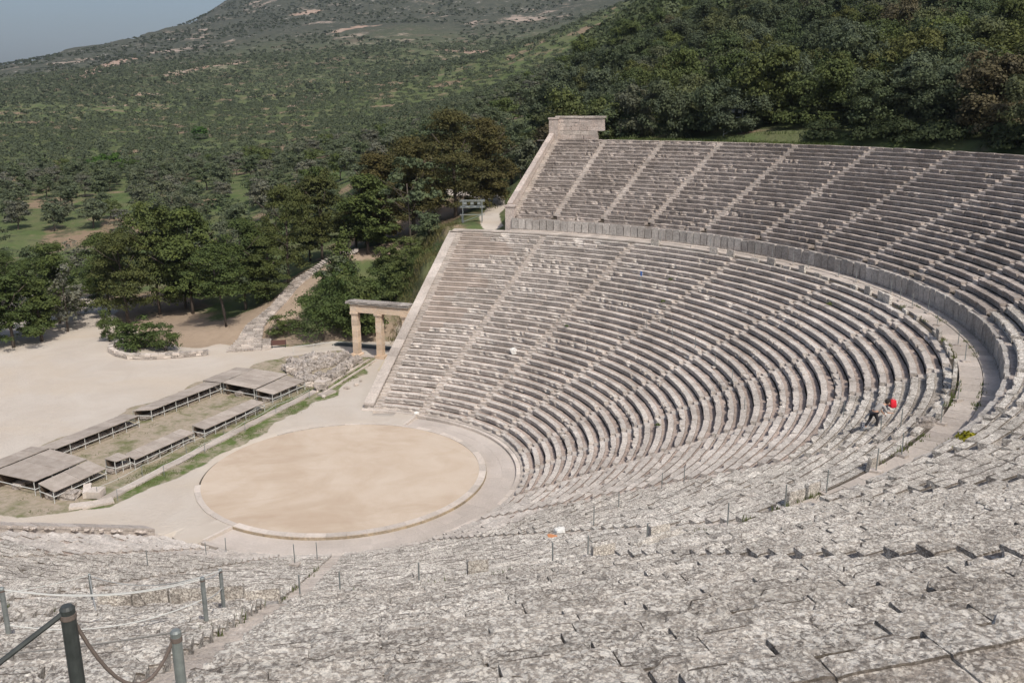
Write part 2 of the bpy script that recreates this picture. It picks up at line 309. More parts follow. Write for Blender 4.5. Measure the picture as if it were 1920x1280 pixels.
def build_terrain():
    rad=[0.0]; r=1.0
    while r<7000:
        rad.append(r); r+= .9 if r<75 else .9*(r/75)**1.35 if r<1500 else 180
    rad=np.array(rad); NA=720
    ang=np.linspace(0,2*math.pi,NA,endpoint=False)
    Rg,Ag=np.meshgrid(rad[1:],ang,indexing='ij'); x=(Rg*np.cos(Ag)).ravel(); y=(Rg*np.sin(Ag)).ravel()
    x=np.r_[0.0,x]; y=np.r_[0.0,y]; z=ground_height(x,y)
    R,a=cavea_rt(x,y); rr=np.hypot(x-CAM.x,y-CAM.y)
    fl=poly_dist(x,y,FLAT); inside=(a<1.68)&(a>-1.73)&(R<60)
    amp=np.clip((fl-2)/30,0,1)*np.where(inside,0,1)*np.clip(rr/250,0.25,6)
    bump=np.array([mnoise.fractal(Vector((float(X)*.012,float(Y)*.012,3.0)),.8,2.1,6) if A_>0 else 0.0 for X,Y,A_ in zip(x,y,amp)])
    z=z+bump*amp*np.where(rr>500,1.3,.7)
    z=z-np.clip(-poly_dist(x,y,FLAT),0,1)*0.02-0.02
    # the low bank that carries the big stone flight rises off the plaza
    v=np.c_[x,y,z]; nr=len(rad)-1
    faces=[(0,1+k,1+(k+1)%NA) for k in range(NA)]
    i=np.arange(nr-1)[:,None]*NA+1; k=np.arange(NA)[None]; k2=(k+1)%NA
    Q=np.stack([i+k,i+NA+k,i+NA+k2,i+k2],-1).reshape(-1,4)
    faces+= [tuple(q) for q in Q.tolist()]
    # masks of the ground's own cover
    n1=np.array([mnoise.noise(Vector((float(X)*.35,float(Y)*.35,0))) if D<12 else 0.0 for X,Y,D in zip(x,y,fl)])
    grav=np.clip(1-(fl+n1*2.2)/1.2,0,1)
    grav=np.maximum(grav,np.clip(1.6-(line_dist(x,y,GRAVEL_PATH)+n1*.0)/1.1,0,1))
    shade=np.clip(1.3-line_dist(x,y,[(-44,32),(-38,27),(-33,28),(-30,32)])/6,0,1)  # bare brown soil under the plaza pines
    soil=np.maximum(shade,np.clip(1.5-line_dist(x,y,STEP_PATH)/2.6,0,1)); soil=np.maximum(soil,np.clip(1-line_dist(x,y,[(-17,32.5),(-8,33)])/3,0,1)); fe=np.clip(1-np.abs(fl-1.5)/4,0,1); soil=np.maximum(soil,fe*.75)
    ruin=np.clip(.5-(poly_dist(x,y,RUIN)+n1*1.2)/1.0,0,1)
    mount=np.clip((rr-650)/500,0,1)
    SC=[((-654,620),(-690,690)),((-690,690),(-764,813)),((-753,630),(-712,651)),((-534,611),(-531,655)),((-531,655),(-520,688)),((-946,1199),(-913,1254)),((-347,755),(-294,757)),((-290,435),(-304,474)),((-396,396),(-416,448)),((-546,917),(-531,967)),((-722,1099),(-699,1147)),((-455,456),(-440,481))]
    scar=np.zeros(x.shape)
    for A_,B_ in SC: scar=np.maximum(scar,np.clip(1.25-line_dist(x,y,[A_,B_])/(9 if A_[1]<600 else 17),0,1))
    me=bpy.data.meshes.new('ground'); me.from_pydata(v.tolist(),[],faces)
    for nm,val in (('gravel',grav*(1-ruin)),('mount',mount),('ruin',ruin),('soil',soil),('scar',scar),('lush',np.clip((x+14.0)/.8,0,1))):
        at=me.attributes.new(nm,'FLOAT','POINT'); at.data.foreach_set('value',np.ascontiguousarray(val,dtype=np.float32))
    me.polygons.foreach_set('use_smooth',[True]*len(me.polygons)); me.update()
    t=NT('hillside_ground',.97,.08)
    g=t.mix(t.ramp(t.noise(.16,4,.6),(.38,0),(.62,1)),(.084,.116,.043),(.122,.130,.064))
    g=t.mix(t.ramp(t.noise(.045,5,.65),(.545,0),(.60,.8)),g,(.26,.18,.13))
    g=t.mix(t.ramp(t.noise(.3,5,.7),(.54,0),(.64,.75)),g,(.060,.070,.038))
    mt=t.mix(t.ramp(t.noise(.09,6,.75),(.40,0),(.60,1)),(.054,.060,.045),(.085,.086,.064))
    mt=t.mix(t.ramp(t.noise(.25,4,.7),(.50,0),(.60,.8)),mt,(.036,.042,.032))
    mt=t.mix(t.ramp(t.noise(.010,7,.8,vec=t.stretch((1,1,4.5))),(.575,0),(.615,.85)),mt,(.34,.27,.225))
    mt=t.mix(t.ramp(t.noise(.06,6,.85,vec=t.stretch((1,1,2))),(.600,0),(.635,.85)),mt,(.38,.345,.31))
    g=t.mix(t.attr('mount').outputs['Fac'],g,mt)
    sm=t.ramp(t.math('ADD',t.attr('scar').outputs['Fac'],t.math('MULTIPLY_ADD',t.noise(.05,5,.75),1.5,-.75)),(.42,0),(.60,.9))
    g=t.mix(sm,g,t.mix(t.ramp(t.noise(.08,4,.7),(.4,0),(.6,1)),(.38,.30,.24),(.34,.22,.165)))
    gr=t.mix(t.ramp(t.noise(.22,5,.6,dist=.8),(.35,0),(.65,1)),(.47,.41,.35),(.52,.465,.405))
    gr=t.mix(t.ramp(t.noise(.06,4,.6,dist=1.5),(.45,0),(.7,.6)),gr,(.50,.415,.32))
    gr=t.mix(t.ramp(t.noise(18,3,.7),(.5,0),(.75,.3)),gr,(.36,.32,.27))
    ru=t.mix(t.ramp(t.noise(.42,5,.65),(.36,0),(.50,1)),(.15,.155,.075),(.36,.30,.235))
    ru=t.mix(t.ramp(t.noise(2.5,4,.7),(.45,0),(.65,.7)),ru,(.22,.20,.12))
    sl_=t.ramp(t.math('ADD',t.attr('soil').outputs['Fac'],t.math('MULTIPLY_ADD',t.noise(.9,4,.7),.8,-.4)),(.40,0),(.62,1))
    g=t.mix(sl_,g,t.mix(t.noise(1.2,5,.7),(.24,.18,.13),(.38,.30,.225)))
    ru=t.mix(t.math('MULTIPLY',t.attr('lush').outputs['Fac'],t.ramp(t.noise(.8,4,.65),(.42,1),(.60,.15))),ru,(.105,.140,.045))
    ga=t.ramp(t.math('ADD',t.attr('gravel').outputs['Fac'],t.math('MULTIPLY_ADD',t.noise(1.6,4,.7),.5,-.25)),(.42,0),(.58,1))
    ra=t.ramp(t.math('ADD',t.attr('ruin').outputs['Fac'],t.math('MULTIPLY_ADD',t.noise(1.2,4,.7),.6,-.3)),(.42,0),(.58,1))
    g=t.mix(ga,g,gr); g=t.mix(ra,g,ru); t.col(g); t.bump(t.noise(3,6,.7),.08)
    me.materials.append(t.m); return struct('ground',me)
GROUND=build_terrain()
def gz(x,y): return float(ground_height(np.array([x]),np.array([y]))[0])-.02
# ------------------------------------------------------------------ the theatre
DR, DH = .7484, .3497
def low_row(n): return 12.6995+(n-.75)*DR, .36+(n-1)*DH          # seat front radius, seat top height
URU, UDR, UZU, UDH = 40.6634, .7143, 13.5196, .3553
def up_row(j): return URU+j*UDR-.05, UZU+j*UDH+.17
O2=(0.0,0.0)
ZD=12.05
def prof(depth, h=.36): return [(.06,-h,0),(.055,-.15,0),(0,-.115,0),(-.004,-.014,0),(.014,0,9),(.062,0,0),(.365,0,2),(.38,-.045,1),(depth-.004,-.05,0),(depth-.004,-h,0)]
def block_mesh(name, R, depth, w, wear, seed, mats, hi=False, h=.36):
    P=prof(depth,h)
    if hi:
        Q=[(.085,-h,0),(.083,-.25,0),(.08,-.16,0),(.03,-.125,0),(0,-.10,0),(-.006,-.06,0),(-.003,-.02,9),(.014,0,9),(.034,0,0)]
        Q+=[(.05+(.315)*k/8,0,0) for k in range(1,8)]+[(.365,0,2),(.371,-.026,1)]
        Q+=[(.385+(depth-.389)*k/7,-.030,1) for k in range(0,7)]+[(depth-.004,-.05,0),(depth-.004,-h,0)]; P=Q; ns=20
    else: ns=3 if w<1.3 else 4
    m=len(P); v=[]; f=[]; sl=[]; so=Vector((seed*7.31,seed*3.7,R))
    for s in range(ns+1):
        u=s/ns; phi=(u-.5)*w/R
        e=min(u,1-u)*w
        for i,(p,z,_) in enumerate(P):
            q=so+Vector((p*4,u*w*4,z*4)); n1=mnoise.noise(q*.6); n2=mnoise.noise(q*2.3) if hi else 0.0
            dp=dz=0.0
            lip = p<.1 and z>-.17
            if hi:
                dz=.016*n1*wear+.012*n2; dp=(.02*n1+.015*n2) if p<.3 else 0
                if lip: c=max(0,mnoise.noise(Vector((seed*5.1+u*w*2.6,R,2.0)))-.12)*.34*wear; dp+=c; dz-=c*.45 if z>-.05 else 0
                if e<.06: dz-=.02*(1-e/.06)*(z>-.1)
            else:
                if lip:
                    c=max(0,mnoise.noise(Vector((seed*5.1+u*w*1.9,R,2.0)))-.05)*.42*wear; dp+=c; dz-= c*.5 if z>-.05 else 0
                    dz+=.012*n1*wear
                elif z>-.06: dz=.012*n1
            rr=R+p+dp; v.append((rr*math.cos(phi)-R, rr*math.sin(phi), z+dz))
    for s in range(ns):
        for i in range(m):
            j=(i+1)%m; a=s*m+i; b=s*m+j
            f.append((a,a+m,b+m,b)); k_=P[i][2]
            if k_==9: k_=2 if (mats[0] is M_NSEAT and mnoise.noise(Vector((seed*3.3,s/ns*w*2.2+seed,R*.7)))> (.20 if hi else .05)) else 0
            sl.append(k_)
    f.append(tuple(range(m))); sl.append(0); f.append(tuple(ns*m+m-1-i for i in range(m))); sl.append(0)
    me=mesh(name,v,f,mats,sl); return me
LOWB=[0]+[-1]*0
A1,A0=1.477,1.6936
def mir(a): return 2*AXIS-a
# stair lines: (centre key, angle).  O = main centre, F = far outer centre, N = near outer centre
LOW_ST=[('F',A0),('F',A1),('O',A2),('O',.9236),('O',.600),('O',.2997),('O',-.0223),('O',-.343),('O',-.672),('O',-1.055),('O',-1.29),('N',mir(A1)),('N',mir(A0))]
UP_ST=[('F',1.578),('F',1.478),('F',1.361),('O',A2),('O',1.084),('O',.9236),('O',.7645),('O',.600),('O',.4453),('O',.2997),('O',.140),('O',-.0223),('O',-.182),('O',-.343),('O',-.505),('O',-.662),('O',-.845),('O',-1.052),('O',-1.175),('O',-1.30)]
CEN={'O':((0.0,0.0),0.0),'F':(C_FAR,CAVEA_D),'N':(C_NEAR,CAVEA_D)}
def span(a,b):
    """centre, extra radius, lower angle, upper angle for the wedge between two stair lines"""
    k = 'F' if 'F' in (a[0],b[0]) else ('N' if 'N' in (a[0],b[0]) else 'O')
    c,d=CEN[k]; return k,c,d,min(a[1],b[1]),max(a[1],b[1])
BLK={}
random.seed(20)
def get_block(tier, n, R, depth, hi, mats, h):
    key=(tier,n,hi,mats[0].name)
    if key not in BLK:
        nv=5 if hi else 4
        BLK[key]=[block_mesh('seat_block',R,depth,1.05,(.55,1.0,1.35,1.7,1.1)[k] if hi else (.25,.7,1.15,1.6)[k],n*10+k+(500 if tier=='u' else 0),mats,hi,h) for k in range(nv)]
    return BLK[key]
ORD=['first','second','third','fourth','fifth','sixth','seventh','eighth','ninth','tenth','eleventh','twelfth','thirteenth','fourteenth','fifteenth','sixteenth','seventeenth','eighteenth','nineteenth','twentieth','twenty first','twenty second','twenty third']
HALF=.36
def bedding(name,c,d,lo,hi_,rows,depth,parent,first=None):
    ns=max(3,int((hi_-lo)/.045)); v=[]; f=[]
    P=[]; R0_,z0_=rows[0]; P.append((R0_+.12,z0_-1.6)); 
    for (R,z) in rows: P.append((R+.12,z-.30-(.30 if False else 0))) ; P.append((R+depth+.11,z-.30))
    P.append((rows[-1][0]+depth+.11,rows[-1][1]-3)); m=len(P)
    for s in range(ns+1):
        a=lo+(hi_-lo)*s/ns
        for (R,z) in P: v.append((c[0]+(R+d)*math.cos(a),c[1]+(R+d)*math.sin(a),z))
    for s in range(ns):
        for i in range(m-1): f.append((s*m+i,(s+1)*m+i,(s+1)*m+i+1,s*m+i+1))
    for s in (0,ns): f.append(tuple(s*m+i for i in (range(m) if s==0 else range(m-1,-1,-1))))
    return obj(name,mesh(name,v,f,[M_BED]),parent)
def wedge(tier, idx, a, b, rows, depth, label, cat, group):
    k,c,d,lo,hi_=span(a,b)
    root=thing('seating_wedge',label,cat,(0,0,0),0,group)
    bedding('bedding',c,d,lo,hi_,rows,depth,root)
    nb=0; young=(tier=='l' and idx in (0,))
    for n,(R,z) in enumerate(rows):
        Rd=R+d; L=(hi_-lo)*Rd-2*HALF
        if L<.5: continue
        cnt=max(1,round(L/1.06)); cuts=[0]+sorted((i+random.uniform(-.16,.16))/cnt for i in range(1,cnt))+[1]
        mid=(lo+hi_)/2; px=c[0]+Rd*math.cos(mid)-CAM.x; py=c[1]+Rd*math.sin(mid)-CAM.y; dist=math.hypot(px,py)
        hi=(dist<27)
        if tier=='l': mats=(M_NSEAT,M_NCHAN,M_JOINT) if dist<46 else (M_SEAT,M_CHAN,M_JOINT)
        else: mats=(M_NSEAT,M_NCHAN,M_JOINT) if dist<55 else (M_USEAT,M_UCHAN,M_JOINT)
        hh=.36 if not (tier=='u' and n==0) else .40
        ms=get_block(tier,n,R,depth,hi,mats,hh)
        rowbad=random.random()
        for i in range(cnt):
            w=(cuts[i+1]-cuts[i])*L; ac=lo+(HALF+(cuts[i]+cuts[i+1])/2*L)/Rd
            x=c[0]+Rd*math.cos(ac); y=c[1]+Rd*math.sin(ac)
            q=random.random(); 
            restored = young and ac>hi_-.105-.05*math.sin(n*.9) and n>12
            A_=math.atan2(y,x); clean=.62 if (tier=='u' and A_<1.12) else (.50 if A_<.95 and tier=='l' else .28)
            if rowbad<.12: clean*=.4
            vi = 0 if restored or q<clean else (1 if q<clean+(1-clean)*.45 else (2 if q<clean+(1-clean)*.82 else 3))
            if hi: vi=random.randrange(len(ms))
            wd=0 if restored else 1
            pass
            o=bpy.data.objects.new('seat_block',ms[vi]); COL.objects.link(o); o.parent=root
            gap=.012 if q<.8 else random.uniform(.02,.05)
            if hi and random.random()<.16: gap=random.uniform(.04,.09)
            if vi==3 and not hi: gap+=.05
            o.location=(x+random.gauss(0,.012)*wd*math.cos(ac),y+random.gauss(0,.012)*wd*math.sin(ac),z+random.gauss(0,.010)*wd)
            o.rotation_euler=(random.gauss(0,.006)*wd,random.gauss(0,.008)*wd,ac+random.gauss(0,.006)*wd); o.scale=(1,(w-gap)/1.05,1)
            if restored:
                for s_ in (0,1): o.material_slots[s_].link='OBJECT'; o.material_slots[s_].material=M_NEW
            nb+=1
    return root
def stair(tier, st, rows, depth, label, group):
    k,ang=st; c,d=CEN[k]; root=thing('stairway',label,'stairway',(0,0,0),0,group)
    step=STEPM
    for n,(R,z) in enumerate(rows):
        for s,(p,dz) in enumerate(((.0,-.19),(.37,-.035)) if not(tier=='u' and k=='O' and ang<.1) else ((.0,-.26),(.37,-.12))):
            rr=R+d+p+.19; o=bpy.data.objects.new('step',step[random.randrange(3)]); COL.objects.link(o); o.parent=root
            ws=.70; off=random.gauss(0,.01)
            o.location=(c[0]+rr*math.cos(ang),c[1]+rr*math.sin(ang),z+dz+random.gauss(0,.008)); o.rotation_euler=(0,random.gauss(0,.012),ang+random.gauss(0,.012)); o.scale=(1,ws,1)
    return root
def step_mesh(k):
    b=MB(); random.seed(k+50); b.box((0,0,-.13),(.385,1,.26),jit=.012); return b.me('step',M_STEP)
STEPM=[step_mesh(k) for k in range(3)]
random.seed(21)
LROWS=[low_row(n) for n in range(1,35)]
UROWS=[up_row(j) for j in range(0,22)]
for i in range(12):
    pos='at the far side parapet' if i==0 else ('at the near parapet, cut by the left frame edge' if i==11 else ORD[i]+' counting from the far parapet')
    wedge('l',i,LOW_ST[i],LOW_ST[i+1],LROWS,DR,'lower tier wedge of curved benches, '+pos,'seating','lower tier seating wedges')
for i in range(len(UP_ST)-1):
    pos='beside the pale sloping coping at the far end' if i==0 else ORD[i]+' counting from the far coping'
    wedge('u',i,UP_ST[i],UP_ST[i+1],UROWS,UDR,'upper tier wedge of grey stone benches, '+pos,'seating','upper tier seating wedges')
for i,s in enumerate(LOW_ST):
    pos='along the far sloping parapet' if i==0 else ('along the near sloping parapet' if i==12 else ORD[i]+' counting from the far parapet')
    stair('l',s,LROWS,DR,'narrow stone stairway of the lower tier, '+pos,'stairways of the lower tier')
for i,s in enumerate(UP_ST):
    pos='along the pale sloping coping at the far end' if i==0 else ORD[i]+' counting from the far coping'
    if i==17: pos='running past the rope posts in the left foreground'
    stair('u',s,UROWS[1:] if i not in (17,) else UROWS,UDR,'narrow stone stairway of the upper tier, '+pos,'stairways of the upper tier')
# --- arcs of setting and walls
def arc_strip(name,segs,Ra,Rb,za,zb,mat,a0,a1,c=(0,0),d=0,bottom=None):
    v=[];f=[];prof_=[(Ra,za),(Rb,zb)] if bottom is None else [(Ra,bottom),(Ra,za),(Rb,zb),(Rb,bottom)]
    m=len(prof_)
    for s in range(segs+1):
        a=a0+(a1-a0)*s/segs
        for R,z in prof_: v.append((c[0]+(R+d)*math.cos(a),c[1]+(R+d)*math.sin(a),z))
    for s in range(segs):
        for i in range(m-1): f.append((s*m+i,(s+1)*m+i,(s+1)*m+i+1,s*m+i+1))
    if bottom is not None: f.append(tuple(range(m))); f.append(tuple(segs*m+m-1-i for i in range(m)))
    return mesh(name,v,f,[mat])
def arc_block(name,Ra,Rb,za,zb,w,mat,seg=2,jit=0.0,seed=0):
    random.seed(seed); v=[];f=[];Rm=(Ra+Rb)/2
    for s in range(seg+1):
        a=(s/seg-.5)*w/Rm
        for R,z in ((Ra,za),(Ra,zb),(Rb,zb),(Rb,za)):
            R2=R+random.uniform(-jit,jit); v.append((R2*math.cos(a)-Rm,R2*math.sin(a),z+random.uniform(-jit,jit)*(z==zb)))
    for s in range(seg):
        for i in range(4): f.append((s*4+i,(s+1)*4+i,(s+1)*4+(i+1)%4,s*4+(i+1)%4))
    f.append((0,1,2,3)); f.append((seg*4+3,seg*4+2,seg*4+1,seg*4))
    return mesh(name,v,f,[mat])
def slab_block(name,Ra,Rb,za,zb,w,mat,seed=0):
    random.seed(seed); Rm=(Ra+Rb)/2; c=random.uniform(.015,.07); P=[(-.5,za),(-.5,zb-c*1.2),(-.5+c*.4/w,zb-c*.35),(-.5+c/w,zb),(.5-c/w,zb+random.uniform(-.04,.02)),(.5-c*.4/w,zb-c*.3),(.5,zb-c),(.5,za)]
    v=[];m=len(P)
    for R in (Ra,Rb):
        for u,z in P: v.append((R-Rm+random.uniform(-.012,.012),u*w,z))
    f=[tuple(range(m-1,-1,-1)),tuple(range(m,2*m))]+[(i,(i+1)%m,(i+1)%m+m,i+m) for i in range(m)]
    return mesh(name,v,f,[mat])
def ring_of(name,parent,Ra,Rb,za,zb,w,mat,a0,a1,c=(0,0),d=0,gap=.012,dz=.006,jit=0,nvar=3,extra=None):
    Rm=(Ra+Rb)/2+d; ms=[arc_block(name,Ra+d,Rb+d,za,zb,w,mat,2,jit,k*17+3) if name not in('upright_slab','backrest') else slab_block(name,Ra+d,Rb+d,za,zb,w,mat,k*17+3) for k in range(nvar)]
    random.seed(int(Ra*100)); n=max(1,round(abs(a1-a0)*Rm/w)); out=[]
    for i in range(n):
        a=a0+(a1-a0)*(i+.5)/n; o=bpy.data.objects.new(name,ms[i%nvar]); COL.objects.link(o); o.parent=parent
        o.location=(c[0]+Rm*math.cos(a),c[1]+Rm*math.sin(a),random.gauss(0,dz)); o.rotation_euler=(0,0,a+random.gauss(0,.003)); o.scale=(1,(abs(a1-a0)*Rm/n-gap)/w,1)
        if extra: extra(o,i,n)
        out.append(o)
    return out
FARH,NEARH=1.63,-1.40
# diazoma walkway with its paving
wk=struct('walkway',arc_strip('walkway',160,38.0,40.35,ZD-.16,ZD-.16,M_BED,NEARH,A2+.0)); 
obj('bedding',arc_strip('bedding',30,38.0,40.35,ZD-.16,ZD-.16,M_BED,A2,1.72,C_FAR,CAVEA_D),wk)
ring_of('paving_slab',wk,38.28,39.33,ZD-.14,ZD,1.15,M_PAVE,NEARH,A2,jit=.006)
ring_of('paving_slab',wk,38.28,39.33,ZD-.14,ZD,1.15,M_PAVE,A2,1.715,C_FAR,CAVEA_D,jit=.006)
ring_of('paving_slab',wk,39.36,40.15,ZD-.14,ZD+.03,.95,M_PAVE,NEARH,A2,jit=.008)
ring_of('paving_slab',wk,39.36,40.15,ZD-.14,ZD+.03,.95,M_PAVE,A2,1.58,C_FAR,CAVEA_D,jit=.008)
# retaining wall of upright slabs behind the walkway
rw=thing('retaining_wall','low wall of grey upright slabs along the outer edge of the curved walkway','wall')
obj('core',arc_strip('core',150,40.36,40.75,13.27,13.27,M_USEAT,NEARH,A2,bottom=11.5),rw); obj('core',arc_strip('core',30,40.36,40.75,13.27,13.27,M_USEAT,A2,1.592,C_FAR,CAVEA_D,bottom=11.5),rw)
def slabvar(o,i,n):
    r=random.random(); o.scale=(random.uniform(.85,1.1),o.scale[1]*random.uniform(.90,1.0),random.choice((1,1,.99,.98,.96,.93,1.01,1.0,.97,.88))); o.rotation_euler=(random.gauss(0,.012),random.gauss(0,.02),o.rotation_euler[2])
for (a0,a1,c,d) in ((NEARH,A2,(0,0),0),(A2,1.58,C_FAR,CAVEA_D)):
    ring_of('plinth_block',rw,40.08,40.42,ZD-.1,ZD+.14,1.15,M_RUIN,a0,a1,c,d,gap=.03,jit=.02)
    for o in ring_of('upright_slab',rw,40.12,40.36,0,1.10,.82,M_SLAB,a0,a1,c,d,gap=.035,dz=.0,jit=.012,nvar=7,extra=slabvar): o.location.z=ZD+.14
# benches' backrests along the walkway (row 34): some stand, most are stubs
bk=thing('backrest_row','broken stone backrests on the top bench beside the walkway','backrests')
def bvar(o,i,n):
    r=random.random(); o.scale=(random.uniform(.8,1.1),o.scale[1]*random.uniform(.6,1),.22+.35*r*r if r<.80 else .8); o.rotation_euler=(random.gauss(0,.05),random.gauss(0,.05),o.rotation_euler[2])
    a=math.atan2(o.location.y,o.location.x)
    if r<.45 or (a<-.30 and r<.90) or (-.15>a>-.30 and r<.6) or abs(a+1.055)<.012 or any(abs(a-s[1])*38<.45 for s in LOW_ST if s[0]=='O'): KILL.append(o)
    if a>.95 and r<.75: KILL.append(o)
    if any(lo<a<hi for lo,hi in ((-1.155,-1.075),(-.935,-.90),(-.782,-.735))): o.scale=(1,o.scale[1],1.05); o.rotation_euler=(0,0,a); KILL[:]=[k for k in KILL if k is not o]
KILL=[]
for o in ring_of('backrest',bk,38.0,38.18,0,.78,1.0,M_NSEAT,NEARH,A2,jit=.015,nvar=4,extra=bvar): o.location.z=11.88
for o in set(KILL): bpy.data.objects.remove(o)
# --- orchestra
def disc(name,R,z,mat,seg=96):
    v=[(0,0,z)]; f=[]; nr=8
    for r in range(1,nr+1):
        for k in range(seg): a=2*math.pi*k/seg; v.append((R*r/nr*math.cos(a),R*r/nr*math.sin(a),z))
    for k in range(seg): f.append((0,1+k,1+(k+1)%seg))
    for r in range(nr-1):
        for k in range(seg): a=1+r*seg+k; b=1+r*seg+(k+1)%seg; f.append((a,a+seg,b+seg,b))
    return mesh(name,v,f,[mat])
struct('orchestra_floor',disc('orchestra_floor',9.76,.012,M_ORCH))
kr=struct('kerb_ring',arc_strip('kerb_ring',96,9.72,10.12,-.10,-.10,M_BED,0,2*math.pi))
EA0,EA1=-1.765,1.607
def kvar(o,i,n): pass
ring_of('kerb_stone',kr,9.66,10.15,-.22,.045,1.25,M_KERB,EA0,EA1,gap=.015,dz=.003,jit=.004)
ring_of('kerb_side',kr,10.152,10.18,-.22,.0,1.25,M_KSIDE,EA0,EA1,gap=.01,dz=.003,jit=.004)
ring_of('kerb_stone',kr,9.78,10.08,-.15,.028,1.25,M_KERB,EA1,EA1+.62,gap=.01,dz=.003,jit=.02)
ring_of('kerb_stone',kr,9.86,10.02,-.15,.024,1.25,M_KERB,EA1+.66,EA1+1.05,gap=.01,dz=.003,jit=.02)
ring_of('kerb_stone',kr,9.72,10.12,-.15,.030,1.25,M_KERB,EA0-.78,EA0,gap=.01,dz=.003,jit=.02)
eu=struct('drain_walkway',arc_strip('drain_walkway',96,10.0,12.4,-.24,-.24,M_BED,EA0,EA1))
ring_of('paving_slab',eu,10.17,11.28,-.3,-.17,1.6,M_EUR,EA0,EA1,gap=.006,dz=.002)
ring_of('paving_slab',eu,11.285,12.30,-.3,-.165,1.7,M_EUR,EA0,EA1,gap=.006,dz=.002)
b=MB(); 
for a,s in ((EA0,-1),(EA1,1)):
    b.box((11.25*math.cos(a+s*.010),11.25*math.sin(a+s*.010),-.09),(2.15,.20,.22),rz=a,jit=.008)
b.obj('end_kerb',M_KERB,eu)
pf=struct('ground_fill',arc_strip('ground_fill',8,9.60,13.2,-.012,-.012,M_PLAZA,EA1+.006,EA1+.16,bottom=-.7)); obj('fill',arc_strip('fill',8,9.60,13.2,-.012,-.012,M_PLAZA,EA0-.16,EA0-.006,bottom=-.7),pf)
lg=struct('ledge',arc_strip('ledge',96,12.31,13.0,-.2,-.2,M_BED,EA0,A2)); obj('bedding',arc_strip('bedding',24,12.31,13.0,-.2,-.2,M_BED,A2,1.74,C_FAR,CAVEA_D),lg)
ring_of('ledge_stone',lg,12.30,12.62,-.3,.03,1.3,M_KERB,EA0,A2,jit=.012)
ring_of('ledge_stone',lg,12.63,12.99,-.3,.05,1.3,M_STEP,mir(A2),A2,jit=.012)
ring_of('ledge_stone',lg,12.30,12.62,-.3,.03,1.3,M_KERB,A2,1.76,C_FAR,CAVEA_D,jit=.012)
ring_of('ledge_stone',lg,12.63,12.99,-.3,.05,1.3,M_STEP,A2,1.74,C_FAR,CAVEA_D,jit=.012)
ring_of('ledge_stone',lg,12.63,12.99,-.3,.05,1.3,M_STEP,mir(1.73),mir(A2),C_NEAR,CAVEA_D,jit=.012)
# --- crest behind the top row
ct=struct('crest_path',arc_strip('crest_path',160,56.30,57.2,20.95,20.95,M_STEP,-1.35,A2)); obj('crest_edge',arc_strip('crest_edge',30,56.30,57.2,20.95,20.95,M_STEP,A2,1.62,C_FAR,CAVEA_D),ct)
# --- sloping side walls
def side_wall(name,label,c,d,ang,side,rows,depth,wd,hgt,mat,capmat,z_base,lift=.12,cap_w=None,R_end=None):
    root=thing(name,label,'wall'); cap_w=cap_w or wd
    w0=.40; ns=12; (Ra,za),(Rb,zb)=rows[0],rows[-1]; Rb+=depth
    def pt(R,off,z):
        cx,cy=c[0]+(R+d)*math.cos(ang),c[1]+(R+d)*math.sin(ang); tx,ty=-math.sin(ang)*side,math.cos(ang)*side
        return (cx+tx*off,cy+ty*off,z)
    b=MB()
    for i in range(ns):
        r0=Ra+(Rb-Ra)*i/ns; r1=Ra+(Rb-Ra)*(i+1)/ns; z0=za+(zb-za)*i/ns+lift-.16; z1=za+(zb-za)*(i+1)/ns+lift-.16
        b.hexa([pt(r0,w0,z_base),pt(r1,w0,z_base),pt(r1,w0+wd,z_base),pt(r0,w0+wd,z_base),pt(r0,w0,z0),pt(r1,w0,z1),pt(r1,w0+wd,z1),pt(r0,w0+wd,z0)])
    b.obj('wall_body',mat,root)
    n=int((Rb-Ra)/1.15); random.seed(5)
    for i in range(n):
        r0=Ra+(Rb-Ra)*i/n+.01; r1=Ra+(Rb-Ra)*(i+1)/n-.01; z0=za+(zb-za)*i/n+lift; z1=za+(zb-za)*(i+1)/n+lift; j=random.uniform(-.015,.015)
        o0,o1=w0-.04,w0+cap_w+.04
        MB().hexa([pt(r0,o0,z0-.17+j),pt(r1,o0,z1-.17+j),pt(r1,o1,z1-.17+j),pt(r0,o1,z0-.17+j),pt(r0,o0,z0+j),pt(r1,o0,z1+j),pt(r1,o1,z1+j),pt(r0,o1,z0+j)]).obj('coping_slab',capmat,root)
    return root,pt
sw,ptF=side_wall('parapet_wall','sloping grey parapet closing the lower tier beside the stone gateway',C_FAR,CAVEA_D,A0,1,LROWS,DR,.85,.1,M_RUIN,M_STEP,-.2,lift=.05)
sw2,ptN=side_wall('parapet_wall','sloping parapet at the near end of the lower tier, above the sheds',C_NEAR,CAVEA_D,mir(A0),-1,LROWS,DR,.8,.1,M_STEP,M_STEP,-.2,lift=.22)
random.seed(77)
for i in range(90):
    R=13.5+random.random()*24; p=ptN(R,.30+random.uniform(-.14,.05),.36+(R-12.9)*.467+.02); MB().rock(p,(random.uniform(.10,.26),random.uniform(.10,.22),random.uniform(.06,.14)),i,random.random()*3,1,.3).obj('rubble_stone',M_KERB if i%2 else M_STEP,sw2)
sw3,ptU=side_wall('parapet_wall','pale sloping coping wall at the far end of the upper tier',C_FAR,CAVEA_D,1.578,1,UROWS[1:],UDR,.55,.1,M_PINK,M_PINK,8,lift=.75)
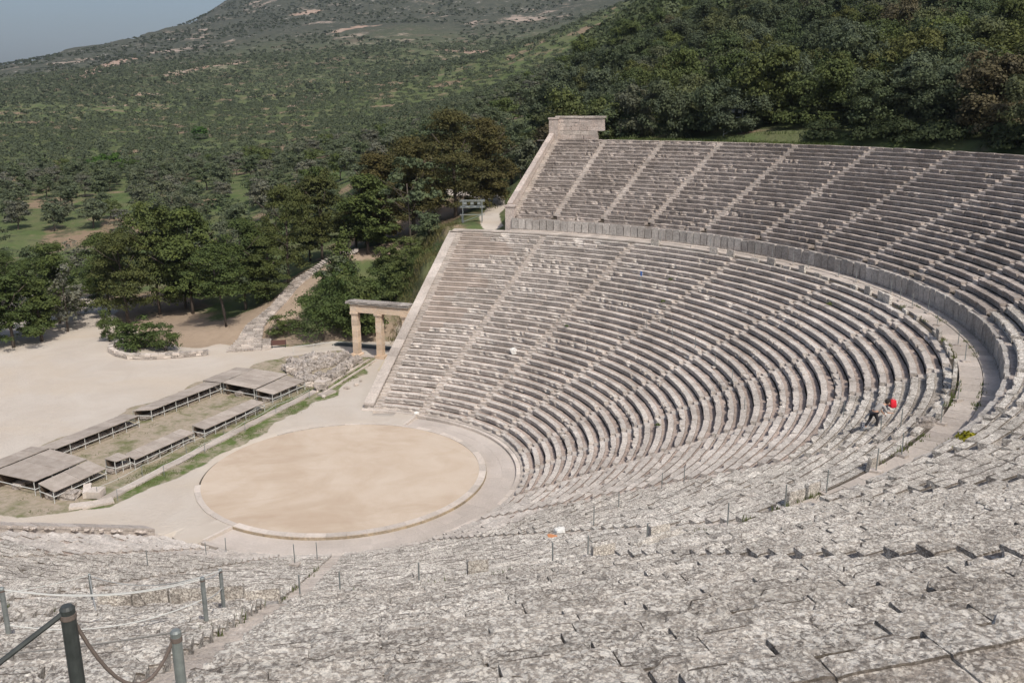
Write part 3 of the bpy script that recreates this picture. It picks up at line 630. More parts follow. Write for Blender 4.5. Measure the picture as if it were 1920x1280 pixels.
# inner low kerb of that coping
# pier at its foot and the courses of the wall at its top
b=MB(); p=ptU(40.75,.35,0); b.box((p[0],p[1],13.2),(.9,1.0,2.6),rz=1.6); b.box((p[0],p[1],14.56),(1.1,1.2,.14),rz=1.6); b.obj('pier',M_PINK,sw3)
p=ptU(56.7,.5,0); b=MB(); b.box((p[0],p[1],22.2),(1.0,1.1,2.6),rz=1.6); b.box((p[0],p[1],23.6),(1.15,1.3,.22),rz=1.6); b.obj('pier',M_PINK,sw3)
bw=thing('retaining_wall','high coursed stone wall behind the top row at the far end','wall')
random.seed(9); cc,dd=C_FAR,CAVEA_D
for r in range(5):
    h=.5; a0=1.486+ (0.012 if r<2 else 0.0); a1=1.584; n=5 if r%2 else 6
    for i in range(n):
        aa=a0+(a1-a0)*(i+.5)/n; R=57.0+dd; w=(a1-a0)*R/n-.02
        MB().box((cc[0]+R*math.cos(aa)+random.uniform(-.03,.03),cc[1]+R*math.sin(aa)+random.uniform(-.03,.03),21.15+r*h+h/2),(.5,w,h-.02),rz=aa,jit=.02).obj('wall_block',M_PINK if r!=1 else M_STEP,bw)
for i in range(5):
    aa=1.484+(.10)*(i+.5)/5; R=57.0+dd; MB().box((cc[0]+R*math.cos(aa),cc[1]+R*math.sin(aa),23.78),(.75,1.24,.22),rz=aa,jit=.02).obj('coping_slab',M_STEP,bw)
# ------------------------------------------------------------------ vegetation
def quads_to_mesh(name,C,N,Sz,mats,r,aspect=1.0,extra=None,tint=None):
    """C centres, N normals, Sz sizes -> one mesh of leaf sprays"""
    n=len(C); N=N/np.linalg.norm(N,axis=1,keepdims=True)
    ref=r.normal(size=(n,3)); T=np.cross(N,ref); T/=np.linalg.norm(T,axis=1,keepdims=True); B=np.cross(N,T)
    s=Sz[:,None]*.5; V=np.empty((n,4,3)); fold=N*s*.35
    V[:,0]=C-T*s-B*s*aspect*.6; V[:,1]=C+T*s*.7-B*s*aspect+fold; V[:,2]=C+T*s+B*s*aspect*.7; V[:,3]=C-T*s*.8+B*s*aspect+fold*.6
    v=V.reshape(-1,3); nv=len(v); f=np.arange(n*4,dtype=np.int32)
    me=bpy.data.meshes.new(name); ev,ef=extra if extra else (np.zeros((0,3)),[])
    tot=nv+len(ev); me.vertices.add(tot); me.vertices.foreach_set('co',np.r_[v,np.asarray(ev).reshape(-1,3)].astype(np.float32).ravel())
    ef=np.array(ef,dtype=np.int32).reshape(-1,4) if len(ef) else np.zeros((0,4),np.int32)
    loops=np.r_[f,(ef+nv).ravel()].astype(np.int32); np_=n+len(ef)
    me.loops.add(len(loops)); me.loops.foreach_set('vertex_index',loops); me.polygons.add(np_)
    me.polygons.foreach_set('loop_start',np.arange(np_,dtype=np.int32)*4); me.polygons.foreach_set('loop_total',np.full(np_,4,np.int32))
    for m in mats: me.materials.append(m)
    if len(ef) and len(mats)>1: me.polygons.foreach_set('material_index',np.r_[np.zeros(n,np.int32),np.ones(len(ef),np.int32)])
    me.update(); me.validate(); return me
def crown_cloud(kind,seed,nq):
    """points of foliage in a crown of width 1 (x,y -.5...5) and height 1 (z 0..1)"""
    r=np.random.default_rng(seed); P=[];N=[]
    if kind in('pine','bigpine'):
        nl=62 if kind=='pine' else 90
        L=[]
        for i in range(nl):
            z=r.uniform(.03,.97); a=r.uniform(0,2*math.pi)
            rad=(.41*math.sin(math.pi*min(1,(z*.70+.30)))**.6)*r.uniform(.2,1); s=r.uniform(.08,.17)*(1.1 if z>.6 else 1)
            L.append((rad*math.cos(a),rad*math.sin(a),z*.92,s,s*r.uniform(.30,.48)))
    elif kind=='cypress':
        L=[(.0+r.normal()*.05,r.normal()*.05,z,.30*(1-z)+.08,.14) for z in np.linspace(.05,.92,12)]
    elif kind=='thin':
        L=[]
        for i in range(15):
            z=r.uniform(.30,.95); a=r.uniform(0,6.28); rad=r.uniform(.1,.40); s=r.uniform(.07,.13); L.append((rad*math.cos(a),rad*math.sin(a),z,s,s*.6))
    else:
        L=[]; nl=30; ph=r.uniform(0,6.28,3)
        for i in range(nl):
            z=r.uniform(.10,.90); a=r.uniform(0,2*math.pi); rad=.40*math.sqrt(max(0,1-((z-.42)/.62)**2))*r.uniform(.35,1)*(1+.22*math.sin(2*a+ph[0])+.15*math.sin(3*a+ph[1])); s=r.uniform(.07,.19)
            L.append((rad*math.cos(a),rad*math.sin(a),z*(1+.12*math.sin(a+ph[2])),s,s*r.uniform(.6,1.0)))
    w=np.array([l[3]**2 for l in L]); w/=w.sum(); ids=r.choice(len(L),nq,p=w); L=np.array(L)[ids]
    d=r.normal(size=(nq,3)); d/=np.linalg.norm(d,axis=1,keepdims=True); d[:,2]=np.where(d[:,2]<-.35,-d[:,2],d[:,2])
    rr=np.where(r.uniform(size=nq)<.8,r.uniform(.55,1.05,nq),r.uniform(.9,1.45,nq))
    P=L[:,:3]+d*np.c_[L[:,3],L[:,3],L[:,4]]*rr[:,None]
    n1=np.array([mnoise.noise(Vector(p)*6+Vector((seed,0,0))) for p in P]); keep=n1>-.22
    nn=d*(.75 if 'pine' in kind else 1)+np.array([0,0,.75 if 'pine' in kind else .35])+r.normal(size=(nq,3))*(.42 if 'pine' in kind else .5)
    return P[keep],nn[keep],r
def trunk_mesh(name,H,rad,lean=0,limbs=5,seed=0,h0=.45):
    random.seed(seed); b=MB(); pts=[(0,0,-.5),(lean*.1,0,H*.15),(lean*.45,.1,H*.4),(lean,.15,H*.72)]; b.tube(pts,rad,7,r1=rad*.45)
    for i in range(limbs):
        t=h0+(.9-h0)*i/limbs; k=t*.72*H; a=random.uniform(0,6.28); x0=lean*t; e=H*.28*random.uniform(.7,1.2)
        b.tube([(x0*.9,0.05,k),(x0+math.cos(a)*e*.5,math.sin(a)*e*.5,k+H*.08),(x0+math.cos(a)*e,math.sin(a)*e,k+H*.20)],rad*.35,5,r1=rad*.12)
    return b.me(name,M_BARK,smooth=True)
CROWNS={}
def crown(kind,var,H,Wd,q,mat,leaf):
    """real-size crown mesh cached by kind and variant"""
    key=(kind,var)
    if key not in CROWNS:
        P,N,r=crown_cloud(kind,var*13+len(kind),q); P=P*np.array([Wd,Wd,H]); sz=leaf*r.uniform(.6,1.35,len(P))
        CROWNS[key]=(quads_to_mesh('crown',P,N,sz,[mat],r,.8),H,Wd)
    return CROWNS[key]
SPEC={'pine':(26000,M_PINE,.165,.10,.20),'bigpine':(38000,M_BIGPINE,.175,.08,.28),'leaning':(16000,M_PINE,.17,.34,.2),'thin':(1500,M_OLIVE,.34,.1,.12),'cypress':(6000,M_PINE,.22,.05,.15),
      'olive':(8000,M_OLIVE,.17,.16,.18),'grey':(1500,M_GREY,.30,.1,.12),'shrub':(7000,M_SHRUB,.15,.02,.06),'bright':(2000,M_BRIGHT,.5,.05,.1)}
TREES=[('pine', -56.6, 18.4, 10.3, 8.9), ('pine', -51.6, 17.5, 9.0, 7.5), ('pine', -50.9, 20.6, 7.3, 4.7), ('pine', -55.9, 27.8, 10.2, 7.1), ('grey', -51.7, 25.0, 7.4, 4.3), ('pine', -53.9, 33.6, 10.9, 6.7), ('pine', -48.2, 30.7, 12.2, 8.4), ('pine', -46.9, 34.7, 14.5, 9.9), ('pine', -42.4, 35.4, 13.6, 7.9), ('leaning', -32.9, 29.6, 9.7, 7.6), ('pine', -35.0, 36.0, 11.5, 7.0), ('pine', -32.2, 36.6, 8.3, 5.7), ('pine', -31.8, 40.5, 12.8, 6.9), ('pine', -30.0, 45.5, 11.8, 7.6), ('pine', -22.5, 44.0, 10.1, 7.1), ('pine', -26.5, 48.0, 6.5, 5.7), ('cypress', -22.3, 37.5, 7.4, 4.9), ('thin', -17.0, 44.7, 11.1, 7.1), ('bigpine', -15.0, 53.5, 14.0, 11.5), ('bigpine', -12.6, 58.0, 12.0, 8.0), ('bigpine', -19.5, 50.5, 13.2, 9.5), ('bigpine', -23.5, 48.5, 12.4, 7.5), ('olive', -12.8, 67.9, 7.3, 7.5), ('olive', -12.5, 72.8, 6.7, 6.2), ('olive', -16.5, 73.4, 8.4, 7.1), ('grey', -20.0, 74.7, 6.5, 6.4), ('shrub', -18.5, 41.6, 3.0, 3.7), ('shrub', -15.5, 37.6, 3.8, 5.2), ('shrub', -18.2, 37.2, 3.4, 4.9), ('shrub', -21.4, 31.2, 6.0, 7.1), ('shrub', -19.5, 34.7, 5.5, 5.7), ('shrub', -25.8, 30.0, 2.2, 3.8), ('shrub', -21.9, 36.2, 4.7, 4.9), ('shrub', -13.6, 39.1, 2.5, 2.4), ('shrub', -38.3, 21.6, 3.4, 4.6), ('shrub', -35.0, 22.0, 2.9, 3.6), ('shrub', -43.8, 23.2, 3.3, 2.4), ('shrub', -57.3, 32.1, 2.0, 3.3), ('pine', -62.5, 40.5, 5.9, 5.1), ('pine', -68.3, 34.9, 6.5, 6.4), ('pine', -74.8, 36.5, 6.7, 5.1), ('grey', -75.7, 49.9, 5.3, 4.8), ('olive', -46.9, 48.5, 7.5, 6.6), ('olive', -65.9, 62.7, 6.5, 7.6), ('olive', -83.0, 80.3, 8.4, 8.8), ('bright', -165.0, 146.6, 5.3, 6.0), ('bright', -167.1, 153.7, 5.6, 6.1), ('bright', -167.2, 143.0, 4.8, 5.3), ('bright', -233.8, 272.9, 5.2, 9.2), ('shrub', -17.6, 33.6, 4.2, 5.5), ('shrub', -14.8, 40.5, 3.6, 5.5), ('shrub', -21.0, 34.0, 4.2, 5.5)]
WHERE=['green pine at the left edge beside the sandy plaza, leftmost of all', 'broad green pine beside the plaza at the left edge, second from the edge', 'narrow pine behind the left edge pines, over the plaza shade', 'tall pine right of the left edge group, at the mouth of the plaza road', 'grey twiggy tree leaning out from the left pines over the plaza', 'pine left of the big central clump, behind the low roadside bushes', 'broad pine above the curved kerb wall, left half of the central clump', 'tallest broad pine of the central clump above the curved kerb wall', 'dense pine in the middle of the central clump, right of the tallest', 'pine with a bare leaning trunk left of the big stone steps', 'pine behind the one with the leaning trunk, near the stone steps', 'slim pine directly left of the stone steps halfway up', 'tall pine left of the stone steps, behind the slim one', 'tall pine standing over the upper end of the stone steps', 'pine right of the upper stone steps, above the grassy bank', 'small pine between the stone steps and the grassy bank', 'pointed dark conifer beside the stone steps', 'slender young tree with a thin crooked trunk on the grassy bank', 'dark spreading pine left of the upper path, in front of its group', 'largest dark pine beside the gravel path at the upper tier corner', 'dark pine closest to the gravel path, right of the largest', 'dark pine at the left end of the group by the upper path', 'olive tree just left of the pale sloping coping', 'olive tree behind the pale coping, farther up the slope', 'grey green olive tree beyond the gravel path', 'bare grey tree behind the dark pines', 'round dark shrub on the grassy bank left of the seats', 'wide shrub on the bank above the stone gateway', 'bushy shrub left of the wide one above the gateway', 'large bush at the foot of the bank left of the gateway', 'tall bush directly behind the left gateway pillar', 'small pale bush beside the lower end of the stone steps', 'dark bush between stone steps and gateway bank', 'narrow shrub against the far sloping parapet', 'wide low bush behind the curved kerb wall', 'low bush at the right end of the curved kerb wall', 'small bush at the left tip of the curved kerb wall', 'little bush beside the road mouth by the left pines', 'pine behind the road mouth, between the two pine groups', 'pine deep behind the left edge group', 'pine farthest left behind the edge group', 'bare grey tree behind the left pines', 'olive tree rising behind the central pine clump', 'olive tree behind the left side of the central pines', 'olive tree farther back above the central pines', 'bright green leafy tree in the far grove, middle of three', 'bright green tree in the far grove, right of three', 'bright green tree in the far grove, left of three', 'lone bright green tree far up the valley slope', 'large shrub right behind the middle gateway pillar', 'shrub high on the bank above the rock outcrop', 'large dark shrub on the bank left of the gateway top']
CATN={'pine':('pine_tree','tree'),'bigpine':('pine_tree','tree'),'leaning':('pine_tree','tree'),'thin':('slender_tree','tree'),'cypress':('conifer','tree'),'olive':('olive_tree','tree'),'grey':('bare_tree','tree'),'shrub':('shrub','shrub'),'bright':('leafy_tree','tree')}
GRP={'pine':'green pines around the plaza','bigpine':'dark pines beside the upper path','shrub':'shrubs on the bank','olive':'olive trees beside the pines','grey':'grey twiggy trees','bright':'bright green trees in the far groves'}
cnt={}
for i,(kind,x,y,H,Wd) in enumerate(TREES):
    q,mat,leaf,h0,tr=SPEC[kind]; z=gz(x,y); n=cnt[kind]=cnt.get(kind,0)+1
    base='pine' if kind=='leaning' else kind
    nm,cat=CATN[kind]; root=thing(nm,WHERE[i],cat,(x,y,z),random.uniform(0,6.28) if kind!='leaning' else 0,GRP.get(base if kind!='leaning' else 'pine'))
    nv={'pine':5,'bigpine':4,'shrub':4,'olive':2,'grey':2,'bright':2}.get(kind,1)
    cz=H*h0; me,h_,w_=crown(base if kind!='leaning' else 'leaning2',(n-1)%nv,H*(1-h0),Wd*1.08,q,mat,leaf) if kind!='leaning' else crown('pine',9,H*(1-.34),Wd*1.08,q,mat,leaf)
    if kind=='leaning': cz=H*.34
    c=obj('crown',me,root,(-.9 if kind=='leaning' else 0,0,cz),(0,0,0),(Wd*1.08/w_,Wd*1.08/w_,H*(1-cz/H)/h_))
    if kind!='shrub':
        t=obj('trunk',trunk_mesh('trunk',H,tr,-1.4 if kind=='leaning' else (.8 if kind=='thin' else .25),6 if kind!='thin' else 8,i,h0=.5 if kind!='bright' else .3),root)
    else:
        b=MB(); [b.tube([(0,0,-.3),(math.cos(k*1.3)*Wd*.12,math.sin(k*1.3)*Wd*.12,H*.4)],.04,5,r1=.02) for k in range(5)]; b.obj('stem',M_BARK,root)
# --- in-view test used only to leave out trees the photograph shows nothing of
def px_of(x,y,z):
    d=Vector((x,y,z))-CAM; w=d.dot(_f)
    return (960+FPX*d.dot(_r)/w, 640-FPX*d.dot(_u)/w, w) if w>1 else (-9999,-9999,w)
def poisson(xs,ys,n,rmin_fn,zfilter,seed):
    r=np.random.default_rng(seed); cell={}; out=[]; X=r.uniform(xs[0],xs[1],n); Y=r.uniform(ys[0],ys[1],n); Z=ground_height(X,Y)
    for x,y,z in zip(X,Y,Z):
        if not zfilter(x,y,z): continue
        rm=rmin_fn(x,y); cx,cy=int(x//8),int(y//8); ok=True
        for i in range(cx-1,cx+2):
            for j in range(cy-1,cy+2):
                for (a,b) in cell.get((i,j),()):
                    if (a-x)**2+(b-y)**2<rm*rm: ok=False;break
                if not ok:break
            if not ok:break
        if ok: cell.setdefault((cx,cy),[]).append((x,y)); out.append((float(x),float(y),float(z)))
    return out
# --- the wooded hillside above the theatre: every tree its own object
def hill_ok(x,y,z):
    R,a=cavea_rt(np.array([x]),np.array([y])); R=float(R[0]); a=float(a[0])
    if a<1.62 and a>-.6 and R<60.4: return False
    px,py,w=px_of(x,y,z+3)
    if not(-60<px<2000 and -110<py<420) or w>420: return False
    # the wood ends along the ridge; west of it the olive slope begins
    edge=1120-(py-40)*.50 if py<260 else 1010
    if y<40 and x<20: return False
    if px<edge: return False
    if float(line_dist(np.array([x]),np.array([y]),GRAVEL_PATH)[0])<4: return False
    return True
hp=poisson((-130,150),(20,360),14000,lambda x,y:4.0,hill_ok,5)
hp.sort(key=lambda p:(p[0]-CAM.x)**2+(p[1]-CAM.y)**2)
HV=[]
for k in range(8):
    P,N,r=crown_cloud('maquis',k*7+2,13000); Wd=7.0; H=6.4
    P=P*np.array([Wd,Wd,H])+np.array([0,0,.1]); HV.append(quads_to_mesh('crown',P,N,.195*r.uniform(.6,1.4,len(P)),[M_HILL],r,.8))
print('hill trees',len(hp))
hr=random.Random(4)

def nth(k): return ORD[k] if k<len(ORD) else None
def ranks(P,step,first_d):
    out={}; rows={}
    for i,(x,y,z) in enumerate(P):
        px,py,w=px_of(x,y,z+2); rows.setdefault(max(0,int((w-first_d)/step)),[]).append((px,i))
    for k,L in rows.items():
        L.sort(); n=len(L)
        for j,(px,i) in enumerate(L): out[i]=(k,j,n-1-j)
    return out
ROWN=['front row','second row back','third row back','fourth row back','fifth row back','sixth row back','seventh row back','eighth row back']
HK=ranks(hp[:300],9,min(px_of(*p)[2] for p in hp) if hp else 0)
def hill_label(x,y,z):
    px,py,w=px_of(x,y,z+2.5)
    return 'evergreen tree of the dense wood on the hillside above the theatre'
for i,(x,y,z) in enumerate(hp[:300]):
    s=hr.uniform(.75,1.25); 
    if i<70: s=hr.uniform(.9,1.35)
    root=obj('hillside_tree',HV[i%8],None,(x,y,z-.3),(hr.uniform(-.06,.06),hr.uniform(-.06,.06),hr.uniform(0,6.28)),(s,s,s*hr.uniform(.85,1.2)))
    k,j,jr=HK[i]; fr=('left',j) if j<=jr else ('right',jr)
    lab='evergreen tree far up the hillside wood, above and behind its front rows'
    if k<len(ROWN) and nth(fr[1]): lab='evergreen tree in the %s of the hillside wood, %s from the %s'%(ROWN[k],nth(fr[1]),fr[0])
    tag(root,lab,'tree','evergreen trees of the hillside wood')
def merged_trees(name,pts,proto_fn,mat,seed):
    """many distant crowns as one object of real geometry"""
    r=np.random.default_rng(seed); Cs=[];Ns=[];Ss=[]
    for kind_i,(x,y,z,s,hs,nq,leaf) in enumerate(pts):
        d=r.normal(size=(nq,3)); d/=np.linalg.norm(d,axis=1,keepdims=True); d[:,2]=np.abs(d[:,2])*1.0-.15
        lob=1+.25*np.sin(3*np.arctan2(d[:,1],d[:,0])+x)+.15*np.sin(5*np.arctan2(d[:,1],d[:,0])+y)
        rad=s*.5*r.uniform(.65,1.05,nq)*lob
        c=np.c_[x+d[:,0]*rad,y+d[:,1]*rad,z+hs*(.52+.46*d[:,2]*r.uniform(.6,1.05,nq))]
        Cs.append(c);Ns.append(d+np.array([0,0,.3])+r.normal(size=(nq,3))*.35);Ss.append(np.full(nq,leaf)*r.uniform(.7,1.3,nq))
    return quads_to_mesh(name,np.concatenate(Cs),np.concatenate(Ns),np.concatenate(Ss),[mat],r,.85)
rest=[(x,y,z-.2,hr.uniform(5,8),hr.uniform(4.5,6.5),150,.75) for x,y,z in hp[300:]]
if rest:
    t1=[p for i,p in enumerate(rest) if i%3==0]; t2=[p for i,p in enumerate(rest) if i%3]
    o=obj('hillside_wood',merged_trees('hillside_wood',t1,None,leafmat('maquis_far_leaves',[(0,(.092,.112,.062)),(1,(.092,.112,.062))]),3)); tag(o,'upper part of the evergreen wood covering the hillside, merging into one mass','wood'); o['kind']='stuff'
    o=obj('hillside_wood',merged_trees('hillside_wood',t2,None,leafmat('maquis_dark_leaves',[(0,(.070,.092,.046)),(1,(.070,.092,.046))]),4)); tag(o,'darker crowns of the evergreen wood high on the hillside, merging into one mass','wood'); o['kind']='stuff'
# --- olive groves of the valley
def grove_ok(x,y,z):
    px,py,w=px_of(x,y,z+2)
    if not(-40<px<1300 and -20<py<560): return False
    R,a=cavea_rt(np.array([x]),np.array([y])); 
    if float(R[0])<64 and -1.8<float(a[0])<1.75: return False
    if float(poly_dist(np.array([x]),np.array([y]),FLAT)[0])<6: return False
    if float(line_dist(np.array([x]),np.array([y]),GRAVEL_PATH)[0])<4 or float(line_dist(np.array([x]),np.array([y]),STEP_PATH)[0])<3.5: return False
    if w<104 and px>560: return False
    edge=1120-(py-40)*.50
    if py<260 and px>edge: return False
    if 0<px<190 and 425<py<500 and w<190: return False      # the open meadow by the left edge
    g=mnoise.noise(Vector((x*.018,y*.018,5)))
    if w>130 and g<-.16 and hash((int(x),int(y)))%3: return False
    return True
gp=poisson((-330,60),(15,420),34000,lambda x,y:6.6 if math.hypot(x-CAM.x,y-CAM.y)<230 else 5.4,grove_ok,8)
gp.sort(key=lambda p:(p[0]-CAM.x)**2+(p[1]-CAM.y)**2)
print('grove trees',len(gp))
OV=[]
for k in range(6):
    P,N,r=crown_cloud('olive',k*11+5,4200); Wd=5.6;H=3.9
    P=P*np.array([Wd,Wd,H])+np.array([0,0,1.3]); OV.append(quads_to_mesh('crown',P,N,.23*r.uniform(.6,1.4,len(P)),[M_OLIVE if k<4 else (M_GREY if k==4 else M_SHRUB)],r,.8))
OT=trunk_mesh('trunk',4.2,.17,.3,5,77)
OK_=ranks(gp[:300],12,min(px_of(*p)[2] for p in gp))
for i,(x,y,z) in enumerate(gp[:300]):
    k,j,jr=OK_[i]; fr=('left',j) if j<=jr else ('right',jr); lab='olive tree far back in the valley groves, beyond the nearer rows'
    if k<len(ROWN) and nth(fr[1]): lab='olive tree in the %s of the valley grove, %s from the %s'%(ROWN[k],nth(fr[1]),fr[0])
    s=hr.uniform(.7,1.15); root=thing('olive_tree',lab,'tree',(x,y,z-.1),hr.uniform(0,6.28),'olive trees of the valley groves')
    obj('crown',OV[hr.choice((0,1,2,3,0,1,2,3,4,5))],root,(0,0,0),None,(s,s,s)); obj('trunk',OT,root,(0,0,0),None,(s,s,s))
far=[(x,y,z-.2,hr.uniform(3.8,6.2),hr.uniform(2.8,4.4),130,.5) for x,y,z in gp[300:]]
def far_ok(x,y,z):
    px,py,w=px_of(x,y,z+2)
    if not(-40<px<1300 and -30<py<420) or math.hypot(x-CAM.x,y-CAM.y)<300: return False
    if -330<x<60 and 15<y<420: return False
    edge=1120-(py-40)*.50
    if py<260 and px>edge and w<420: return False
    return w<900
fp=poisson((-760,120),(-60,820),60000,lambda x,y:6.6,far_ok,9)
far+=[(x,y,z-.2,hr.uniform(4,7),hr.uniform(2.6,4.2),40,.95) for x,y,z in fp]
print('far trees',len(far))
o=obj('olive_grove',merged_trees('olive_grove',far,None,M_FAR,12)); tag(o,'far olive groves merging into one grey green mass on the lower mountain slope','grove'); o['kind']='stuff'
def sc_ok(x,y,z):
    px,py,w=px_of(x,y,z+1)
    return -60<px<1320 and -40<py<300 and w>560
sp=poisson((-1900,500),(-100,1900),42000,lambda x,y:5.5,sc_ok,10)
sp=[p for p in sp if mnoise.noise(Vector((p[0]*.006,p[1]*.006,1)))>-.25]
o=obj('mountain_scrub',merged_trees('mountain_scrub',[(x,y,z-.3,hr.uniform(2.5,6),hr.uniform(1.5,3.2),14,1.7) for x,y,z in sp],None,M_SCRUB,13)); tag(o,'low dark maquis scrub spread over the far mountain slope','scrub'); o['kind']='stuff'
print('scrub',len(sp))
# --- grass
def tufts(name,pts,label,cat,mat,hgt,nb=7,spread=.12,kind='stuff'):
    r=np.random.default_rng(len(pts)); v=[];f=[]
    for (x,y,z,s) in pts:
        for k in range(nb):
            a=r.uniform(0,6.28); bx=x+r.normal()*spread*s; by=y+r.normal()*spread*s; h=hgt*s*r.uniform(.5,1.2); w=.012*s+.006; lx=math.cos(a)*h*.45; ly=math.sin(a)*h*.45
            n=len(v); v+=[(bx-w*math.sin(a),by+w*math.cos(a),z-.02),(bx+w*math.sin(a),by-w*math.cos(a),z-.02),(bx+lx*.5+w*.7*math.sin(a),by+ly*.5,z+h*.6),(bx+lx,by+ly,z+h)]; f.append((n,n+1,n+2,n+3))
    o=obj(name,mesh(name,v,f,[mat])); tag(o,label,cat); o['kind']=kind; return o
gr=random.Random(2); pts=[]
for i in range(9000):
    x=gr.uniform(-25,-9); y=gr.uniform(-13,29)
    if -19.5<x<-15.5 and -4<y<11: 
        if gr.random()<.85: continue
    if x<-13.7 and gr.random()<.88: continue
    if mnoise.noise(Vector((x*.42,y*.42,0)))<-.05: continue
    if poly_dist(np.array([x]),np.array([y]),RUIN)[0]<-.3: pts.append((x,y,-.01,gr.uniform(.6,1.6)))
tufts('grass',pts,'green grass growing between the sheds and the paved strip','grass',M_GRASS,.07,6,.16)
pts=[]
for i in range(1500):       # rough grass on the bank behind the top row
    a=gr.uniform(.55,1.5); R=gr.uniform(57.6,60.5); x,y=R*math.cos(a),R*math.sin(a); pts.append((x,y,gz(x,y),gr.uniform(1,3)))
pts=[p for p in pts if math.atan2(p[1],p[0])>1.02]
tufts('bank_grass',pts,'rough grass along the bank behind the top row of seats','grass',M_SHRUB,.16,6,.3)
# weeds in the joints by the walkway and the stairways
pts=[]
for i in range(420):
    a=gr.uniform(-1.3,.35); 
    if mnoise.noise(Vector((a*9,0,0)))<-.02: continue
    for R in (38.25,39.34): 
        if gr.random()<.6: pts.append(((R+gr.gauss(0,.05))*math.cos(a),(R+gr.gauss(0,.05))*math.sin(a),ZD-.02,gr.uniform(.7,1.5)))
for i in range(150):
    a=gr.gauss(-.945,.04); R=gr.uniform(41.0,41.3); pts.append((R*math.cos(a),R*math.sin(a),13.66,gr.uniform(.5,1.3)))
for i in range(200):
    a=-1.055-.0; R=gr.uniform(41,47); 
    if mnoise.noise(Vector((R*.8,4,0)))<.1: continue
    th=a-.42/R; pts.append((R*math.cos(th),R*math.sin(th),UZU+(R-URU)/UDR*UDH-.15,gr.uniform(.6,1.4)))
for i in range(160):
    R=gr.uniform(22,37); 
    if mnoise.noise(Vector((R*.7,9,0)))<.1: continue
    th=-1.055-.42/R; pts.append((R*math.cos(th),R*math.sin(th),.36+(R-12.9)/DR*DH-.2,gr.uniform(.6,1.3)))
tufts('weeds',pts,'green weeds growing in the joints along the walkway and the stairways','weeds',M_GRASS,.16,7,.08)
def plant(label,a,R,z,mat,s,n=60,cat='plant',group='plants in the stone joints'):
    root=thing('plant',label,cat,(R*math.cos(a),R*math.sin(a),z),0,group); r=np.random.default_rng(int(a*1000)%9999); d=r.normal(size=(n,3)); d/=np.linalg.norm(d,axis=1,keepdims=True); d[:,2]=np.abs(d[:,2])
    obj('foliage',quads_to_mesh('foliage',d*s*np.array([1,1,.8])*r.uniform(.4,1,(n,1)),d+r.normal(size=(n,3))*.4,np.full(n,s*.33),[mat],r),root)
plant('yellow flowering clump in the upper seats at the right edge',-.445,41.0,13.6,M_YEL,.42,120,group=None)
plant('smaller yellow clump beside the flowering one at the right edge',-.475,41.2,13.6,M_YEL,.28,70,group=None)
for k,(a,R,z,l) in enumerate([(.955,30.4,8.6,'green weed clump on the middle seats, just below the blue sign'),(1.19,25.0,6.1,'leafy weed in a broken bench near the second far stairway'),(1.02,33.3,9.9,'small green weed above and right of the blue sign'),(.50,35.7,11.0,'green weed on the high benches near the walkway bend'),(.2,22.0,4.7,'small weed at a bench end in the middle tier')]): plant(l,a,R,z,M_SHRUB,.26,50)

r_=random.Random(17); ug=[]
for k in range(190):
    a=r_.uniform(.10,1.13); 
    if 1.0<a: 
        if r_.random()<.5: continue
    R=r_.uniform(59.2,61.6); x,y=R*math.cos(a),R*math.sin(a); ug.append((x,y,gz(x,y)-.1,r_.uniform(1.8,3.2),r_.uniform(1.2,2.6),260,.22))
o=obj('undergrowth',merged_trees('undergrowth',ug,None,leafmat('undergrowth_leaves',[(0,(.045,.060,.028)),(1,(.045,.060,.028))]),21)); tag(o,'dark low undergrowth along the wood edge just above the top row','undergrowth'); o['kind']='stuff'

pts=[]
for k in range(1500):      # dry grass on the bank beside the far parapet
    y=r_.uniform(33.5,45); x=-8.2-(y-30)*.14-r_.uniform(.3,5.5); pts.append((x,y,gz(x,y),r_.uniform(1,2.6)))
tufts('dry_grass',pts,'dry brownish grass on the bank left of the far sloping parapet','grass',leafmat('dry_grass_blades',[(0,(.17,.15,.075)),(1,(.13,.15,.06))],.3),.20,6,.28)
# ------------------------------------------------------------------ stone gateway
random.seed(31)
g=thing('stone_gateway','tall three pillared stone gateway beside the far end of the lower seats','gateway',(-14.8,27.45,0),math.radians(1.5))
def pillar(x,k):
    base=MB().box((x,0,.12),(1.05,.95,.3),jit=.02).obj('pillar_base',M_GATE,g)
    z=.27; random.seed(k)
    for c in range(7):
        h=.6 if c<6 else .52; MB().box((x+random.uniform(-.012,.012),random.uniform(-.012,.012),z+h/2),(.64,.68,h-.012),jit=.012).obj('pillar_block',M_GATE,g); z+=h
    cp=MB().box((x,0,4.50),(.84,.84,.13),taper=1.05,jit=.006); cp.box((x,0,4.62),(.92,.92,.10)); cp.obj('capital',M_GATE,g)
for k,x in enumerate((0.0,2.75,5.75)): pillar(x,k+3)
for x0,x1 in ((-.42,2.75),(2.75,6.3)):
    MB().box(((x0+x1)/2,0,4.98),(x1-x0-.02,.74,.58),jit=.008).obj('lintel',M_GATE,g)
    MB().box(((x0+x1)/2,0,5.40),(x1-x0-.02,.68,.24),jit=.006).obj('frieze_block',M_GATE,g)
    n=3
    for i in range(n):
        w=(x1-x0)/n; MB().box((x0+w*(i+.5),0,5.62),(w-.015,1.05,.16),jit=.01).obj('cornice_block',M_GATETOP,g); MB().box((x0+w*(i+.5)+.0,0,5.79),(w-.03,1.18,.15),jit=.03).obj('cornice_block',M_GATETOP,g)
b=MB().box((-.62,0,5.71),(.42,1.12,.22),jit=.03); b.obj('cornice_block',M_GATETOP,g)
MB().box((1.35,.0,.03),(1.7,.7,.14),jit=.02).obj('threshold',M_STEP,g)
MB().box((4.3,.0,.02),(1.9,.7,.10),jit=.02).obj('threshold',M_STEP,g)
